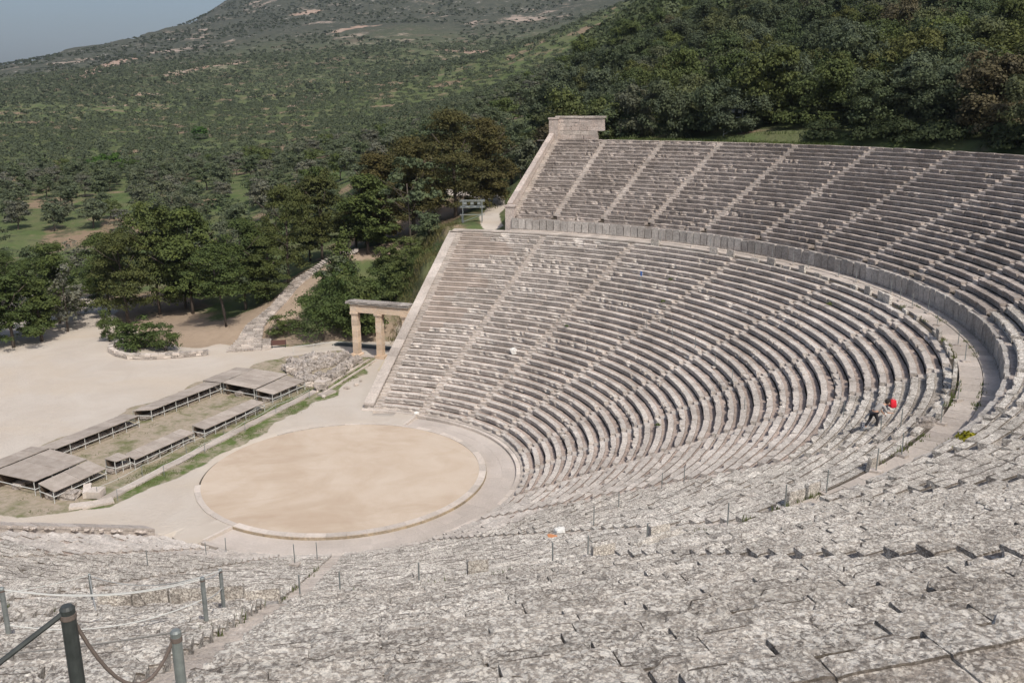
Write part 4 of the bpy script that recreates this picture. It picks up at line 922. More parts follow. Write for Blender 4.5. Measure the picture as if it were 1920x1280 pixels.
# pale boarded ramp through the right opening
rp=thing('ramp','pale boarded ramp leading through the right opening of the stone gateway','ramp',(0,0,0))
M_BOARD=simple('pale_boards',(.50,.43,.32),.8,0,.12,8)
for i in range(14):
    t0=i/14; t1=(i+1)/14-.004; A_=Vector((-12.2,29.6,0));B_=Vector((-10.1,23.2,0));C_=Vector((-10.6,30,0));D_=Vector((-8.7,23.5,0))
    p=[A_.lerp(B_,t0),C_.lerp(D_,t0),C_.lerp(D_,t1),A_.lerp(B_,t1)]; z=[.10,.10,.10,.10]
    MB().hexa([(q.x,q.y,-.02) for q in p]+[(q.x,q.y,.07) for q in p]).obj('board',M_BOARD,rp)
# dark matting behind the gateway and its pale rails
mt=struct('path',MB().hexa([(-19.6,30.2,-.03),(-9.6,30.6,-.03),(-9.4,31.9,-.03),(-19.6,31.7,-.03),(-19.6,30.2,.03),(-9.6,30.6,.03),(-9.4,31.9,.03),(-19.6,31.7,.03)]).me('path',simple('dark_matting',(.05,.058,.062),.9)))
def rail(label,pts,h=.85,post_every=2.2,mat=M_RAIL,r=.022,group=None,zf=None):
    root=thing('handrail',label,'railing',(0,0,0),0,group); P=[]
    for (x0,y0),(x1,y1) in zip(pts[:-1],pts[1:]):
        L=math.hypot(x1-x0,y1-y0); n=max(1,round(L/post_every))
        for i in range(n): P.append((x0+(x1-x0)*i/n,y0+(y1-y0)*i/n))
    P.append(pts[-1])
    for x,y in P: z=zf(x,y) if zf else 0; MB().tube([(x,y,z-.05),(x,y,z+h)],r,6).obj('post',mat,root)
    MB().tube([(x,y,(zf(x,y) if zf else 0)+h) for x,y in P],r*1.1,6).obj('rail',mat,root)
    return root
rail('pale handrail running from the ruins to the stone gateway',[(-21.5,25.8),(-18.5,28.8),(-16.2,30.1)],.75)
rail('pale handrail crossing behind the stone gateway pillars',[(-16.2,30.1),(-9.4,30.5)],.6)
# ------------------------------------------------------------------ sheds over the stage ruins
M_INSHADE=simple('inside_shade_brown',(.10,.075,.055),.9,0,.3,5)  # dark brown standing in for the shade inside the sheds
def shed(label,corners,zs,nposts=6,rail_h=.42,rails=(0,1),ridge=False,inner=True,posts=(0,1)):
    """corners: A,B,C,D in plan (A-B and D-C are the short ends, A-D / B-C the long sides); zs their roof heights"""
    A,B,C,D=[Vector((x,y,z)) for (x,y),z in zip(corners,zs)]
    root=thing('ruin_shed',label,'shed',(0,0,0),0,'low sheds covering the stage ruins')
    L=(C-B).length; n=max(2,round(L/.98))
    for i in range(n):
        t0=i/n; t1=(i+1)/n; e=.006
        p=[A.lerp(D,t0+e/n),B.lerp(C,t0+e/n),B.lerp(C,t1-e/n),A.lerp(D,t1-e/n)]; j=random.uniform(-.012,.012)
        MB().hexa([(q.x,q.y,q.z-.05+j) for q in p]+[(q.x,q.y,q.z+j) for q in p]).obj('roof_panel',M_ROOF,root)
    for s,(P0,P1) in enumerate(((B,C),(A,D))):
        inn=(A-B).normalized()*.10 if s==0 else (B-A).normalized()*.10
        b=MB().tube([P0+inn+Vector((0,0,-.09)),P1+inn+Vector((0,0,-.09))],.035,6); b.obj('roof_beam',M_DARKM,root)
        if s in posts:
            m=max(2,round(L/1.25))
            for i in range(m+1):
                q=P0.lerp(P1,i/m)+inn; MB().tube([(q.x,q.y,-.05),(q.x,q.y,q.z-.07)],.028,6).obj('post',M_RAIL if s==0 else M_METAL,root)
        if s in rails:
            out_=-inn*1.5; MB().tube([P0+inn+out_*.3+Vector((0,0,rail_h-P0.z)),P1+inn+out_*.3+Vector((0,0,rail_h-P1.z))],.03,6).obj('rail',M_RAIL,root)
    for (P0,P1) in ((A,B),(D,C)):
        MB().tube([(P0.x,P0.y,rail_h),(P1.x,P1.y,rail_h)],.03,6).obj('rail',M_RAIL,root)
    q0=A.lerp(B,.12); q1=D.lerp(C,.12); v_=(B-A).normalized()*.05
    MB().hexa([(q0.x,q0.y,-.03),(q1.x,q1.y,-.03),(q1.x+v_.x,q1.y+v_.y,-.03),(q0.x+v_.x,q0.y+v_.y,-.03),(q0.x,q0.y,q0.z-.12),(q1.x,q1.y,q1.z-.12),(q1.x+v_.x,q1.y+v_.y,q1.z-.12),(q0.x+v_.x,q0.y+v_.y,q0.z-.12)]).obj('inside_shade_panel',M_INSHADE,root)  # added panel, coloured dark so the space under the roof reads as shaded
    if inner:
        b=MB(); k=max(3,int(L/.8)); random.seed(len(label))
        ax=(C-B).normalized()
        for i in range(k):
            c=A.lerp(B,.45).lerp(D.lerp(C,.45),(i+.5)/k); b.rock((c.x,c.y,.16),(.85*random.uniform(.7,1.1),.75,.42*random.uniform(.6,1.2)),i,math.atan2(ax.y,ax.x),1,.15)
        b.obj('covered_ruin',M_RUIN,root)
    return root
shed('small front shed nearest the near parapet, its roof sloping to the camera',[(-16.9,-10.8),(-15.1,-11.2),(-14.9,-6.9),(-16.9,-6.5)],(.98,.82,.82,.98))
shed('large square shed roof at the left frame edge, behind the small front one',[(-21.4,-10.5),(-17.3,-10.7),(-17.1,-6.4),(-21.2,-5.8)],(1.0,1.02,1.02,1.0))
shed('long narrow shed behind the large one, running back along the plaza',[(-23.0,-10.8),(-21.5,-10.4),(-21.3,-5.9),(-22.9,-5.9)],(1.0,1.06,1.06,1.0))
shed('long low shed along the plaza, left half of the back row',[(-22.6,-5.6),(-20.9,-5.6),(-20.4,2.3),(-22.2,2.5)],(.85,.98,.98,.85))
shed('long low shed along the plaza, right half of the back row with posts and rail',[(-22.2,3.4),(-20.5,3.9),(-19.8,11.9),(-21.7,12.1)],(.85,.98,.98,.85))
shed('narrow rear shed at the far right end, its roof along the plaza edge',[(-22.2,12.3),(-20.0,12.1),(-19.8,16.8),(-22.0,16.9)],(.9,1.0,1.0,.9))
shed('large square shed roof at the right end of the group, near the rocks',[(-19.7,11.9),(-15.9,11.5),(-15.8,16.4),(-19.6,16.6)],(1.06,1.0,1.0,1.06))
shed('shed with a row of pale posts at the right end, facing the grass',[(-15.7,11.3),(-13.7,11.1),(-13.3,15.5),(-15.6,15.9)],(.98,.86,.86,.98))
shed('long narrow front shed beside the grass, right one of two',[(-15.0,2.1),(-13.6,1.95),(-13.2,9.2),(-14.6,9.25)],(.9,.80,.80,.9))
shed('long narrow front shed beside the grass, left one of two',[(-15.5,-4.5),(-14.2,-4.9),(-13.9,1.1),(-15.3,1.2)],(.9,.80,.80,.9))
shed('tiny separate shed roof at the left end of the front row',[(-16.0,-5.9),(-14.9,-6.0),(-14.6,-4.9),(-15.9,-4.7)],(1.02,.98,.98,1.02))
# ------------------------------------------------------------------ paved strip in front of the stage, its edge stones and rope
random.seed(3)
ps=struct('stone_path',MB().hexa([(-12.9,-10.2,-.06),(-12.2,-10.2,-.06),(-12.0,15.6,-.06),(-12.7,15.6,-.06),(-12.9,-10.2,.01),(-12.2,-10.2,.01),(-12.0,15.6,.01),(-12.7,15.6,.01)]).me('stone_path',M_BED))
for i in range(26):
    y=-10.1+i*.99; MB().box((-12.5+.012*i*.8+random.uniform(-.03,.03),y+.5,.0),(.72+random.uniform(-.06,.05),.975,.12),jit=.006,rz=random.uniform(-.008,.008)).obj('path_slab',M_PAVE,ps)
def loose(name,label,cat,x,y,z,d,seed,mat=None,rz=0,group=None,box=False):
    b=MB(); random.seed(seed)
    if box: b.box((0,0,d[2]/2),d,jit=.03)
    else: b.rock((0,0,d[2]*.4),d,seed,0,3,.2)
    o=b.obj(name,mat or M_RUIN,None,(x,y,z)); o.rotation_euler=(0,0,rz); return tag(o,label,cat,group)
loose('stone_block','large flat topped grey block standing at the right end of the paved strip','stone block',-11.9,15.9,0,(1.1,1.0,.75),1,M_RUIN,.4)
loose('stone_slab','white slab lying on top of the block at the right end of the paved strip','stone slab',-11.9,15.9,.62,(1.0,.85,.25),2,M_KERB,.2,box=True)
loose('stone_slab','pale slab leaning by the rocks behind the right end shed','stone slab',-12.7,17.6,.05,(1.3,.7,.4),3,M_KERB,.1,box=True)
loose('stone_block','low pale paving block beside the standing grey block','stone block',-10.9,15.2,-.05,(1.6,.8,.16),4,M_PAVE,1.3,box=True)
loose('stone_block','pale block at the left end of the paved strip, upright','stone block',-13.4,-9.4,0,(.9,.9,.5),5,M_KERB,.3,box=True)
loose('stone_block','long white threshold stone left of the front shed','stone block',-14.3,-9.3,0,(.5,1.6,.42),6,M_KERB,.75,box=True)
loose('stone_block','rough grey block beside the long white threshold stone','stone block',-15.0,-10.1,0,(1.3,1.0,.5),7,M_RUIN,.2)
loose('stone_block','flat pale slab at the left end of the paved strip','stone block',-12.4,-10.3,-.02,(1.9,.8,.14),8,M_PAVE,.9,box=True)
loose('stone_block','flat pale slab nearest the near parapet by the strip','stone block',-13.2,-11.0,-.02,(1.3,.7,.16),9,M_PAVE,.7,box=True)
for k,(x,y,s) in enumerate([(-10.0,17.2,.5),(-9.7,18.4,.4),(-9.9,19.6,.35),(-10.6,14.2,.4)]): loose('loose_stone','small pale stone on the edge of the entrance passage, %s'%('nearest the big grey block','next one toward the gateway','the one closest to the gateway','beside the paved strip end')[k],'stone',x,y,-.03,(s,s*.7,s*.5),20+k,M_KERB,k,'small stones along the passage edge')
# long guide stones in the grass up to the gateway
gd=thing('gutter_stones','pair of long pale gutter kerbs in the grass running up to the gateway','kerb')
for off in (0,.75):
    n=12
    for i in range(n):
        x0=-11.15-off+(-.9)*i/n; x1=-11.15-off+(-.9)*(i+1)/n; y0=15.2+i*.93; MB().box(((x0+x1)/2,y0+.46,.04),(.16,.90,.16),jit=.01,rz=.07).obj('gutter_kerb',M_KERB,gd)
# ruined foundations (rocks)
def ruins(label,poly,n,seed,smin=.5,smax=1.2,zmax=.9,mat=None):
    root=thing('ruined_foundation',label,'ruins',(0,0,0),0,None); r=random.Random(seed); k=0; xs=[p[0] for p in poly]; ys=[p[1] for p in poly]
    while k<n:
        x=r.uniform(min(xs),max(xs)); y=r.uniform(min(ys),max(ys))
        if poly_dist(np.array([x]),np.array([y]),poly)[0]>0: continue
        s=r.uniform(smin,smax); h=r.uniform(.35,zmax); MB().rock((x,y,h*.35),(s,s*r.uniform(.6,1),h),seed*50+k,r.uniform(0,3),2,.26).obj('foundation_stone',mat or (M_RUIN if r.random()<.93 else M_PAVE),root); k+=1
ruins('jumble of grey foundation rocks behind the right end sheds',[(-18.6,19.4),(-19.8,22.6),(-17.0,25.8),(-15.3,26.6),(-14.6,24.2),(-16.2,21.0),(-15.2,18.2)],110,1,.35,1.1,1.0)
ruins('reddish foundation rocks beside the right end sheds',[(-15.4,16.6),(-15.6,18.4),(-13.4,18.6),(-12.9,16.4)],22,2,.4,.9,1.0)
ruins('line of foundation rocks along the gutter kerbs up to the gateway',[(-13.2,17.6),(-13.9,22.0),(-14.2,26.0),(-13.3,26.0),(-12.6,21.0),(-12.3,17.6)],36,3,.4,.9,.8)
# rock outcrop on the bank seen through the gateway
ruins('rock outcrop of the bank seen through the right opening of the gateway',[(-13.5,33.8),(-9.6,33.6),(-9.8,36.8),(-13.2,37.0)],34,4,.7,1.6,3.6)
# ------------------------------------------------------------------ curved kerb wall, big stone flight
cw=thing('curved_wall','low curved wall of pale rough stones round the planted bank on the plaza','wall')
CWP=[(-41.6,22.6),(-41.3,21.0),(-40.3,19.7),(-38.6,18.8),(-36.6,18.3),(-34.3,18.9),(-32.0,20.4),(-29.8,22.3)]
random.seed(12)
for (x0,y0),(x1,y1) in zip(CWP[:-1],CWP[1:]):
    L=math.hypot(x1-x0,y1-y0); n=round(L/.62); a=math.atan2(y1-y0,x1-x0)
    for i in range(n):
        for c in range(2):
            t=(i+.5+(.25 if c else 0))/n; MB().box((x0+(x1-x0)*t,y0+(y1-y0)*t,.13+.26*c),(L/n-.02,.5,.25),jit=.035,rz=a).obj('wall_stone',M_KERB if random.random()<.6 else M_RUIN,cw)
fl=thing('stone_flight','broad flight of old stone steps climbing off the plaza left of the gateway','steps')
SP=[(Vector((-28.6,23.9)),Vector((-24.9,26.5)),0.0),(Vector((-28.9,26.2)),Vector((-26.0,28.3)),.7),(Vector((-30.3,29.6)),Vector((-27.6,30.6)),1.3),(Vector((-29.9,33.6)),Vector((-27.9,33.8)),2.6),(Vector((-29.6,38.5)),Vector((-27.3,38.2)),5.0),(Vector((-28.0,42.5)),Vector((-26.2,40.6)),6.6),(Vector((-24.0,44.6)),Vector((-23.0,42.6)),8.3)]
random.seed(8)
cntp=[5,6,12,16,12,12]
for (a0,b0,z0),(a1,b1,z1),n in zip(SP[:-1],SP[1:],cntp):
    for i in range(n):
        t=i/n; a=a0.lerp(a1,t); b2=b0.lerp(b1,t)
        if z0>0: b2=b2.lerp(a,.28)
        L=(b2-a).length; m=max(1,round(L/.95)); an=math.atan2((b2-a).y,(b2-a).x); c0=(a+b2)/2
        zg=gz(c0.x,c0.y)
        for j in range(m):
            c=a.lerp(b2,(j+.5)/m); MB().box((c.x,c.y,max(z0+(z1-z0)*t,zg)+.02),(L/m-.02,.46,.30),jit=.035,rz=an).obj('step_stone',M_STEP if random.random()<.45 else M_RUIN,fl)
sg=thing('notice_board','small dark wooden board standing at the lower right corner of the stone steps','board',(-24.4,27.3,0),.6)
MB().box((0,0,.55),(1.6,.06,.55)).obj('panel',simple('dark_red_wood',(.10,.05,.04),.8),sg); [MB().tube([(x,0,-.1),(x,0,.8)],.035,6).obj('post',M_DARKM,sg) for x in (-.7,.7)]
# ------------------------------------------------------------------ light scaffolds
def scaffold(label,x,y,z,rz,wd=2.2,dp=1.2,h=2.6,lv=(.9,1.75,2.45),floods=True,mat=M_METAL):
    root=thing('light_tower',label,'scaffold',(x,y,z),rz,'metal lighting scaffolds')
    for sx in (-1,1):
        for sy in (-1,1): MB().tube([(sx*wd/2,sy*dp/2,-.4),(sx*wd/2,sy*dp/2,h)],.04,6).obj('upright',mat,root)
    for l in lv:
        for sy in (-1,1): MB().tube([(-wd/2-.35,sy*dp/2,l),(wd/2+.35,sy*dp/2,l)],.035,6).obj('crossbar',mat,root)
        for sx in (-1,1): MB().tube([(sx*wd/2,-dp/2,l),(sx*wd/2,dp/2,l)],.035,6).obj('crossbar',mat,root)
    MB().tube([(-wd/2,-dp/2,.1),(wd/2,-dp/2,lv[0])],.03,6).obj('brace',mat,root)
    MB().box((0,0,lv[-2]+.05),(wd+.3,dp,.06)).obj('platform',M_METAL,root)
    if floods:
        for k in range(3):
            fx=-wd/2+.3+k*(wd-.6)/2; f=MB().box((fx,-dp/2-.12,lv[-1]-.22),(.42,.22,.34),taper=.8).obj('floodlight',M_DARKM,root); MB().box((fx,-dp/2-.235,lv[-1]-.22),(.36,.02,.26)).obj('lens',M_METAL,f)
    return root
scaffold('metal scaffold with dark floodlights at the far top corner of the lower tier',-8.9,44.7,gz(-8.9,44.7)+.05 if gz(-8.9,44.7)>9 else 12.05,.35)
scaffold('thin metal lighting scaffold at the wood edge above the top row',18.4,59.6,gz(18.4,59.6),-.2,2.2,1.2,3.0,(1.1,2.0,2.9),True)
pc=thing('bollard','small white bollard beside the far lighting scaffold','bollard',(-10.6,45.6,12.0)); MB().tube([(0,0,-.3),(0,0,.55)],.11,8).obj('post',M_RAIL,pc); MB().tube([(0,0,.5),(0,0,.66)],.17,8).obj('cap',M_RAIL,pc)
dk=loose('equipment_box','dark grey box standing behind the far sloping parapet','box',-9.7,39.2,6.6,(1.3,1.3,2.2),44,simple('dark_grey_panel',(.16,.18,.19),.7),.4,box=True)
# ------------------------------------------------------------------ posts with thin ropes
def post(name,label,x,y,z,h,r,mat,group,lean=0.0,cap=True):
    root=thing(name,label,'post',(x,y,z),random.uniform(0,3),group); MB().tube([(0,0,-.06),(lean,0,h)],r,10).obj('shaft',mat,root)
    if cap: MB().tube([(lean,0,h-.002),(lean*1.01,0,h+r*.7)],r*1.02,10,r1=r*.55).obj('cap',mat,root)
    return root
POSTS=[(25.4,31.73),(26.88,30.1),(28.66,28.11),(29.98,26.65),(32.34,23.4),(33.83,21.57),(35.57,16.87),(35.96,14.71),(36.65,12.8),(37.86,7.95),(38.35,11.56),(38.61,3.09),(38.65,-.38),(37.68,-7.66),(36.69,-11.38),(34.89,-15.79),(34.08,-17.89),(31.95,-20.36),(30.84,-22.27),(29.1,-24.21),(26.56,-26.07),(24.92,-27.18),(23.98,-27.76),(21.3,-30.52),(19.2,-31.13),(18.03,-31.15),(18.3,34.91),(14.82,36.25),(20.42,34.26)]
random.seed(4)
POSTS.sort(key=lambda p:-math.atan2(p[1],p[0])); WORD=ORD+['twenty fourth','twenty fifth','twenty sixth','twenty seventh','twenty eighth','twenty ninth','thirtieth']
for _p in POSTS:
    x,y=_p; R=math.hypot(x,y); a=math.atan2(y,x); R=min(max(R,38.45),39.2); x,y=R*math.cos(a),R*math.sin(a)
    root=post('rope_post',POST_LAB[(round(R,3),round(a,3))] if False else 'thin grey post along the curved walkway, %s counted from its far end'%WORD[POSTS.index(_p)],x,y,ZD,.95,.022,M_METAL,'thin posts along the walkway',random.uniform(-.02,.02))
    MB().box((0,0,.04),(.42,.30,.10),jit=.01).obj('base_stone',M_STEP,root)
SP2=[(14.58,28.43,8.96),(19.58,18.86,6.7),(21.85,16.36,6.75),(23.93,12.58,6.63),(25.63,8.89,6.67),(16.9,21.44,6.76),(27.18,2.71,6.76),(34.43,-10.69,10.9),(32.86,-5.1,9.58),(35.24,-10.5,11.24),(24.6,-9.74,6.35),(25.68,-9.6,6.81),(23.14,-12.74,6.34),(6.65,16.37,2.19),(22.93,-16.47,7.2),(4.1,-23.28,5.02),(1.69,-16.71,1.78),(.9,-14.2,.7),(8.5,-16.5,2.9),(10.0,-20.5,5.0)]
SP2.sort(key=lambda p:-math.atan2(p[1],p[0]))
for _i,(x,y,z) in enumerate(SP2):
    root=post('rope_post','thin grey post standing on the lower tier benches, %s counted from the gateway side'%WORD[_i],x,y,z+.05,1.0,.022,M_METAL,'thin posts on the lower benches',random.uniform(-.02,.02))
    MB().box((0,0,.02),(.42,.32,.10),jit=.01).obj('base_stone',M_STEP,root)
sgn=thing('sign_post','small blue sign on a thin post in the middle of the lower tier','sign',(14.7,28.6,9.0),-.9)
MB().tube([(0,0,0),(0,0,1.25)],.022,8).obj('post',M_RAIL,sgn); MB().box((0,0,1.28),(.34,.03,.42)).obj('sign_plate',simple('blue_sign_paint',(.03,.16,.55),.5),sgn); MB().box((0,0,.02),(.5,.4,.1)).obj('base_stone',M_STEP,sgn)
# white rubble and small finds
loose('stone_block','broken white stone on the lower tier benches near the second far stairway','stone',5.25,20.45,3.95,(.55,.4,.5),61,simple('white_plaster',(.66,.64,.60),.9),.3)
loose('round_stone','small white rounded stone on the orchestra ledge at the first far stairway','stone',-.60,12.75,.05,(.42,.34,.24),62,simple('white_stone',(.72,.69,.64),.9),.3)
wb=loose('white_bag','crumpled white bag lying on the benches between two thin posts','bag',21.9,-18.13,7.5,(.42,.36,.36),63,simple('white_plastic',(.62,.61,.58),.5),.3)
ob=loose('orange_cloth','small orange cloth beside the crumpled white bag','cloth',21.75,-18.75,7.62,(.42,.3,.12),64,simple('orange_cloth_dye',(.50,.22,.10),.8),.3)
loose('fallen_block','dark broken boulder at the end of a bench beside the walkway bend','stone block',36.2,-11.3,11.75,(.75,.6,.55),65,M_RUIN,.3)
loose('fallen_block','rounded boulder at the low end of the retaining wall by the walkway','stone block',36.9,-16.35,12.2,(.95,.8,.7),66,M_RUIN,.9)
loose('fallen_block','long rough block standing on edge behind the walkway in the lower middle','stone block',27.85,-26.7,12.0,(1.9,.45,.65),67,M_NSEAT,.82)
# ------------------------------------------------------------------ foreground posts and ropes
def rope(b,p,q,sag,r,n=14):
    p=Vector(p);q=Vector(q); b.tube([p.lerp(q,i/n)-Vector((0,0,sag*4*(i/n)*(1-i/n))) for i in range(n+1)],r,7,cap=True)
PA=Vector((28.61,-48.55,22.62)); PB=Vector((28.9,-48.07,22.25)); PC=Vector((22.0,-40.04,16.12)); PDp=Vector((20.23,-37.47,14.57)); PE=Vector((19.49,-42.04,16.44)); PF=Vector((11.97,-33.51,10.68))
def fpost(label,top,base_z,r,mat,name='rope_post'):
    root=thing(name,label,'post',(top.x,top.y,base_z),0,None); h=top.z-base_z
    MB().tube([(0,0,-.05),(0,0,h)],r,14).obj('shaft',mat,root,smooth=False); MB().tube([(0,0,h),(0,0,h+r*.45)],r*1.04,14,r1=r*.72).obj('cap',mat,root); MB().tube([(0,0,h-.06),(0,0,h-.03)],r*1.1,14).obj('rope_collar',M_DROPE,root)
    return root
fpost('thick dark post in the left foreground, nearest and darkest of the rope posts',PA,21.1,.040,M_DARKM)
fpost('thick grey post in the left foreground, right of the darkest one',PB,21.0,.032,M_METAL)
fpost('grey rope post beside the upper stairway, lower of the close pair',PC+Vector((0,0,.9)),16.1,.042,M_METAL)
fpost('grey rope post beside the upper stairway, upper right of the close pair',PDp+Vector((0,0,.95)),14.5,.042,M_METAL)
fpost('grey rope post at the left frame edge, standing on the benches',PE+Vector((0,0,.95)),16.4,.042,M_METAL)
fpost('grey rope post left of the close pair, beyond the walkway',PF+Vector((0,0,1.05)),10.65,.040,M_METAL)
tC=PC+Vector((0,0,.88)); tD=PDp+Vector((0,0,.93)); tE=PE+Vector((0,0,.93)); tF=PF+Vector((0,0,1.02)); off=Vector((10.5,-41.5,15.6))
def ropething(label,segs,r,mat): 
    b=MB(); [rope(b,p,q,s,r) for p,q,s in segs]; o=b.obj('rope',mat); tag(o,label,'rope'); return o
ropething('thick brown rope sagging between the two foreground posts',[(PA,PB,.42)],.011,M_DROPE)
ropething('thin pale ropes strung between the posts beside the upper stairway',[(tE,tC,.22),(tE,tD,.30),(tC,tD,.06),(tC-Vector((0,0,.42)),tD-Vector((0,0,.42)),.05),(tC-Vector((0,0,.40)),PE+Vector((0,0,.25)),.3)],.012,M_RAIL)
ropething('thin pale rope running from the far post across to the stairway posts',[(tF,tD,.35),(tF,PF+Vector((-5,-4,1.3)),.3),(tF,PC+Vector((-1.5,-1,.0)),.2)],.012,M_RAIL)
ropething('pale rope running left from the grey foreground post',[(PB,Vector((20.1,-44.29,17.75)),.12)],.006,M_ROPE)
st_=MB().tube([PA+Vector((0,0,-.01)),Vector((28.05,-49.6,22.05))],.016,8).obj('stay_bar',M_DARKM); tag(st_,'dark stay bar rising to the top of the nearest dark post','stay bar')
# rope fences beside the paved strip
def fence(label,P,h=.8):
    root=thing('rope_fence',label,'fence',(0,0,0),0,None); b=MB()
    for x,y in P: MB().tube([(x,y,-.05),(x,y,h)],.02,6).obj('post',M_METAL,root)
    for p,q in zip(P[:-1],P[1:]): rope(b,(p[0],p[1],h-.04),(q[0],q[1],h-.04),.12,.014,8)
    b.obj('rope_line',M_RAIL,root)
fence('thin rope fence along the grass side of the paved strip',[(-13.1,-9.6),(-13.0,-5.6),(-13.0,-1.0),(-13.0,3.4),(-13.1,8.0),(-12.9,12.6)])
fence('thin rope fence along the orchestra side of the paved strip',[(-11.6,-9.4),(-11.6,-5.0),(-11.7,-.5),(-11.8,4.5),(-12.0,9.0),(-11.6,13.5)])
# ------------------------------------------------------------------ the person climbing down the benches
def skin_obj(name,V,E_,Rr,mat,parent,root_i=0,sub=2,loc=(0,0,0)):
    me=bpy.data.meshes.new(name); me.from_pydata(V,E_,[]); o=bpy.data.objects.new(name,me); COL.objects.link(o)
    m=o.modifiers.new('skin','SKIN'); s=o.modifiers.new('sub','SUBSURF'); s.levels=sub; s.render_levels=sub
    if not me.skin_vertices:
        me.attributes  # skin layer is created with the modifier through the operator-free path below
        bpy.context.view_layer.objects.active=o; o.select_set(True); bpy.ops.mesh.customdata_skin_add()
    for i,r in enumerate(Rr): me.skin_vertices[0].data[i].radius=(r,r) if isinstance(r,(int,float)) else r
    me.skin_vertices[0].data[root_i].use_root=True
    dg=bpy.context.evaluated_depsgraph_get(); ev=o.evaluated_get(dg); nm=bpy.data.meshes.new_from_object(ev); bpy.data.objects.remove(o)
    nm.name=name; nm.materials.clear(); nm.materials.append(mat); nm.polygons.foreach_set('use_smooth',[True]*len(nm.polygons)); return obj(name,nm,parent,loc)
M_SKIN=simple('skin',(.45,.27,.19),.6,0,.05); M_SHIRT=simple('grey_shirt',(.34,.32,.30),.9,0,.12,12); M_TROU=simple('dark_trousers',(.035,.033,.038),.9,0,.15); M_HAIR=simple('dark_hair',(.03,.022,.018),.8); M_SHOE=simple('grey_shoes',(.3,.3,.3),.7); M_RED=simple('red_bag_fabric',(.62,.02,.035),.7,0,.08)
# local frame: +x the way the person leans (picture right), z up; feet on two bench levels
pr=thing('person','person in grey shirt and dark trousers bending forward on the benches beside the red bag','person',(34.15,-8.9,10.62),YAW-math.pi/2+.15)
V=[(0,0,.86),(.14,0,1.02),(.30,0,1.13),(.40,0,1.17),(.50,0,1.20),(.60,0,1.245),      # pelvis, waist, chest, shoulders, neck, head base
   (-.03,.10,.80),(-.10,.12,.46),(-.30,.13,.14),(-.22,.13,.08),                        # left leg (trailing)
   (.02,-.10,.80),(.16,-.12,.50),(.10,-.13,.14),(.22,-.13,.09),                        # right leg
   (.38,.19,1.13),(.46,.25,.88),(.60,.22,.70),(.66,.21,.64),                            # left arm
   (.38,-.19,1.13),(.50,-.25,.90),(.68,-.20,.84),(.76,-.18,.83)]                        # right arm
E_=[(0,1),(1,2),(2,3),(3,4),(4,5),(0,6),(6,7),(7,8),(8,9),(0,10),(10,11),(11,12),(12,13),(3,14),(14,15),(15,16),(16,17),(3,18),(18,19),(19,20),(20,21)]
Rr=[.13,.12,.14,.12,.055,.06,.09,.06,.042,.04,.09,.06,.042,.04,.055,.042,.032,.03,.055,.042,.032,.03]
body=skin_obj('body',V,E_,Rr,M_SKIN,pr)
sh=skin_obj('shirt',[V[i] for i in (0,1,2,3,14,15,18,19)]+[(.47,0,1.19)],[(0,1),(1,2),(2,3),(3,4),(4,5),(3,6),(6,7),(3,8)],[.15,.145,.165,.14,.075,.062,.075,.062,.07],M_SHIRT,pr)
tr=skin_obj('trousers',[(0,0,.88)]+[V[i] for i in (6,7,8,10,11,12)],[(0,1),(1,2),(2,3),(0,4),(4,5),(5,6)],[.145,.10,.075,.058,.10,.075,.058],M_TROU,pr)
for sx,(x,y,z) in (('a',(-.25,.13,.055)),('b',(.16,-.13,.06))): MB().rock((x,y,z),(.28,.11,.10),3,0,2,.05).obj('shoe',M_SHOE,pr,smooth=True)
hd=MB().rock((.66,0,1.31),(.19,.155,.23),1,0,4,.02).obj('head',M_SKIN,pr,smooth=True)
MB().rock((.765,0,1.29),(.04,.035,.05),2,0,1,.02).obj('nose',M_SKIN,hd); [MB().rock((.748,s*.035,1.325),(.02,.028,.018),2,0,1,.02).obj('eye',M_HAIR,hd) for s in (-1,1)]
MB().box((.752,0,1.245),(.012,.055,.012)).obj('mouth',simple('lips',(.35,.12,.10),.6),hd); [MB().rock((.66,s*.085,1.305),(.05,.025,.07),2,0,1,.02).obj('ear',M_SKIN,hd) for s in (-1,1)]
MB().rock((.635,0,1.355),(.215,.19,.20),5,0,4,.05).obj('hair',M_HAIR,pr,smooth=True)
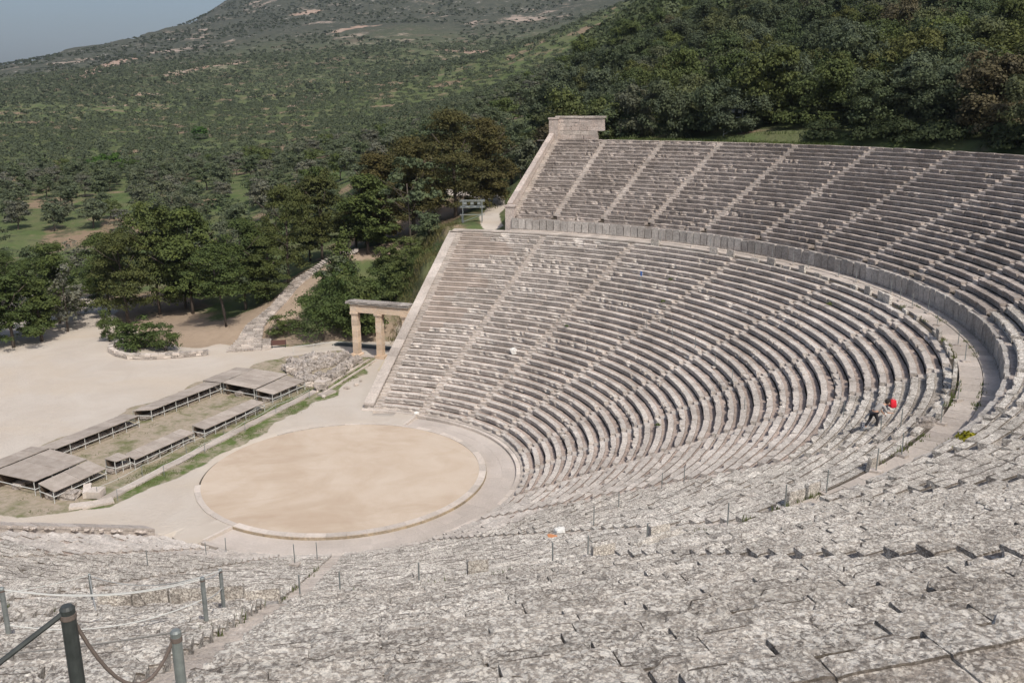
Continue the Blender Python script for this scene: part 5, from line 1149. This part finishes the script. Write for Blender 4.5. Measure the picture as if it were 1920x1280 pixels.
def hand(parent,c,dirv,side):
    c=Vector(c); d=Vector(dirv).normalized(); s_=Vector((0,1,0)); up=d.cross(s_)
    for k in range(4):
        L=(.07,.082,.078,.06)[k]; o0=c+s_*((k-1.5)*.021); skin_obj('finger',[tuple(o0-d*.02),tuple(o0+d*L*.5),tuple(o0+d*L*.85-up*.02)],[(0,1),(1,2)],[.010,.009,.008],M_SKIN,parent,0,1)
    o0=c+s_*(.035*side)-d*.03; skin_obj('thumb',[tuple(o0),tuple(o0+d*.03+s_*.025*side),tuple(o0+d*.06+s_*.03*side)],[(0,1),(1,2)],[.012,.011,.009],M_SKIN,parent,0,1)
    skin_obj('palm',[tuple(c-d*.07),tuple(c)],[(0,1)],[(.03,.02),(.042,.018)],M_SKIN,parent,0,1)
hand(pr,(.71,.21,.60),(.4,0,-.5),1); hand(pr,(.82,-.18,.83),(1,0,-.1),-1)
rb=MB(); rb.rock((0,0,.20),(.30,.26,.38),7,0,4,.08); _a=YAW-math.pi/2+.15
bag=thing('red_bag','bright red bag held up beside the head of the bending person','bag',(34.15+math.cos(_a)*.88,-8.9+math.sin(_a)*.88,10.62+1.02),_a); rb.obj('bag_body',M_RED,bag,smooth=True)
MB().tube([(-.07,0,.36),(-.05,0,.46),(.05,0,.46),(.07,0,.36)],.012,6).obj('handle',M_RED,bag)

# ------------------------------------------------------------------ thin air haze, one closed box round everything
hz=obj('haze',MB().box((0,0,330),(15400,15400,760)).me('haze',None) if False else mesh('haze',MB().box((0,0,310),(15400,15400,780)).v,BOXF))
hm=bpy.data.materials.new('haze_air'); hm.use_nodes=True; hn=hm.node_tree; hn.nodes.clear(); ho=hn.nodes.new('ShaderNodeOutputMaterial'); hv=hn.nodes.new('ShaderNodeVolumePrincipled')
hv.inputs['Color'].default_value=(.78,.88,.98,1); hv.inputs['Density'].default_value=.000085; hv.inputs['Anisotropy'].default_value=.2; hn.links.new(hv.outputs[0],ho.inputs['Volume'])
hz.data.materials.append(hm); hz['kind']='stuff'; hz['label']='thin pale haze in the air over the valley and mountain'
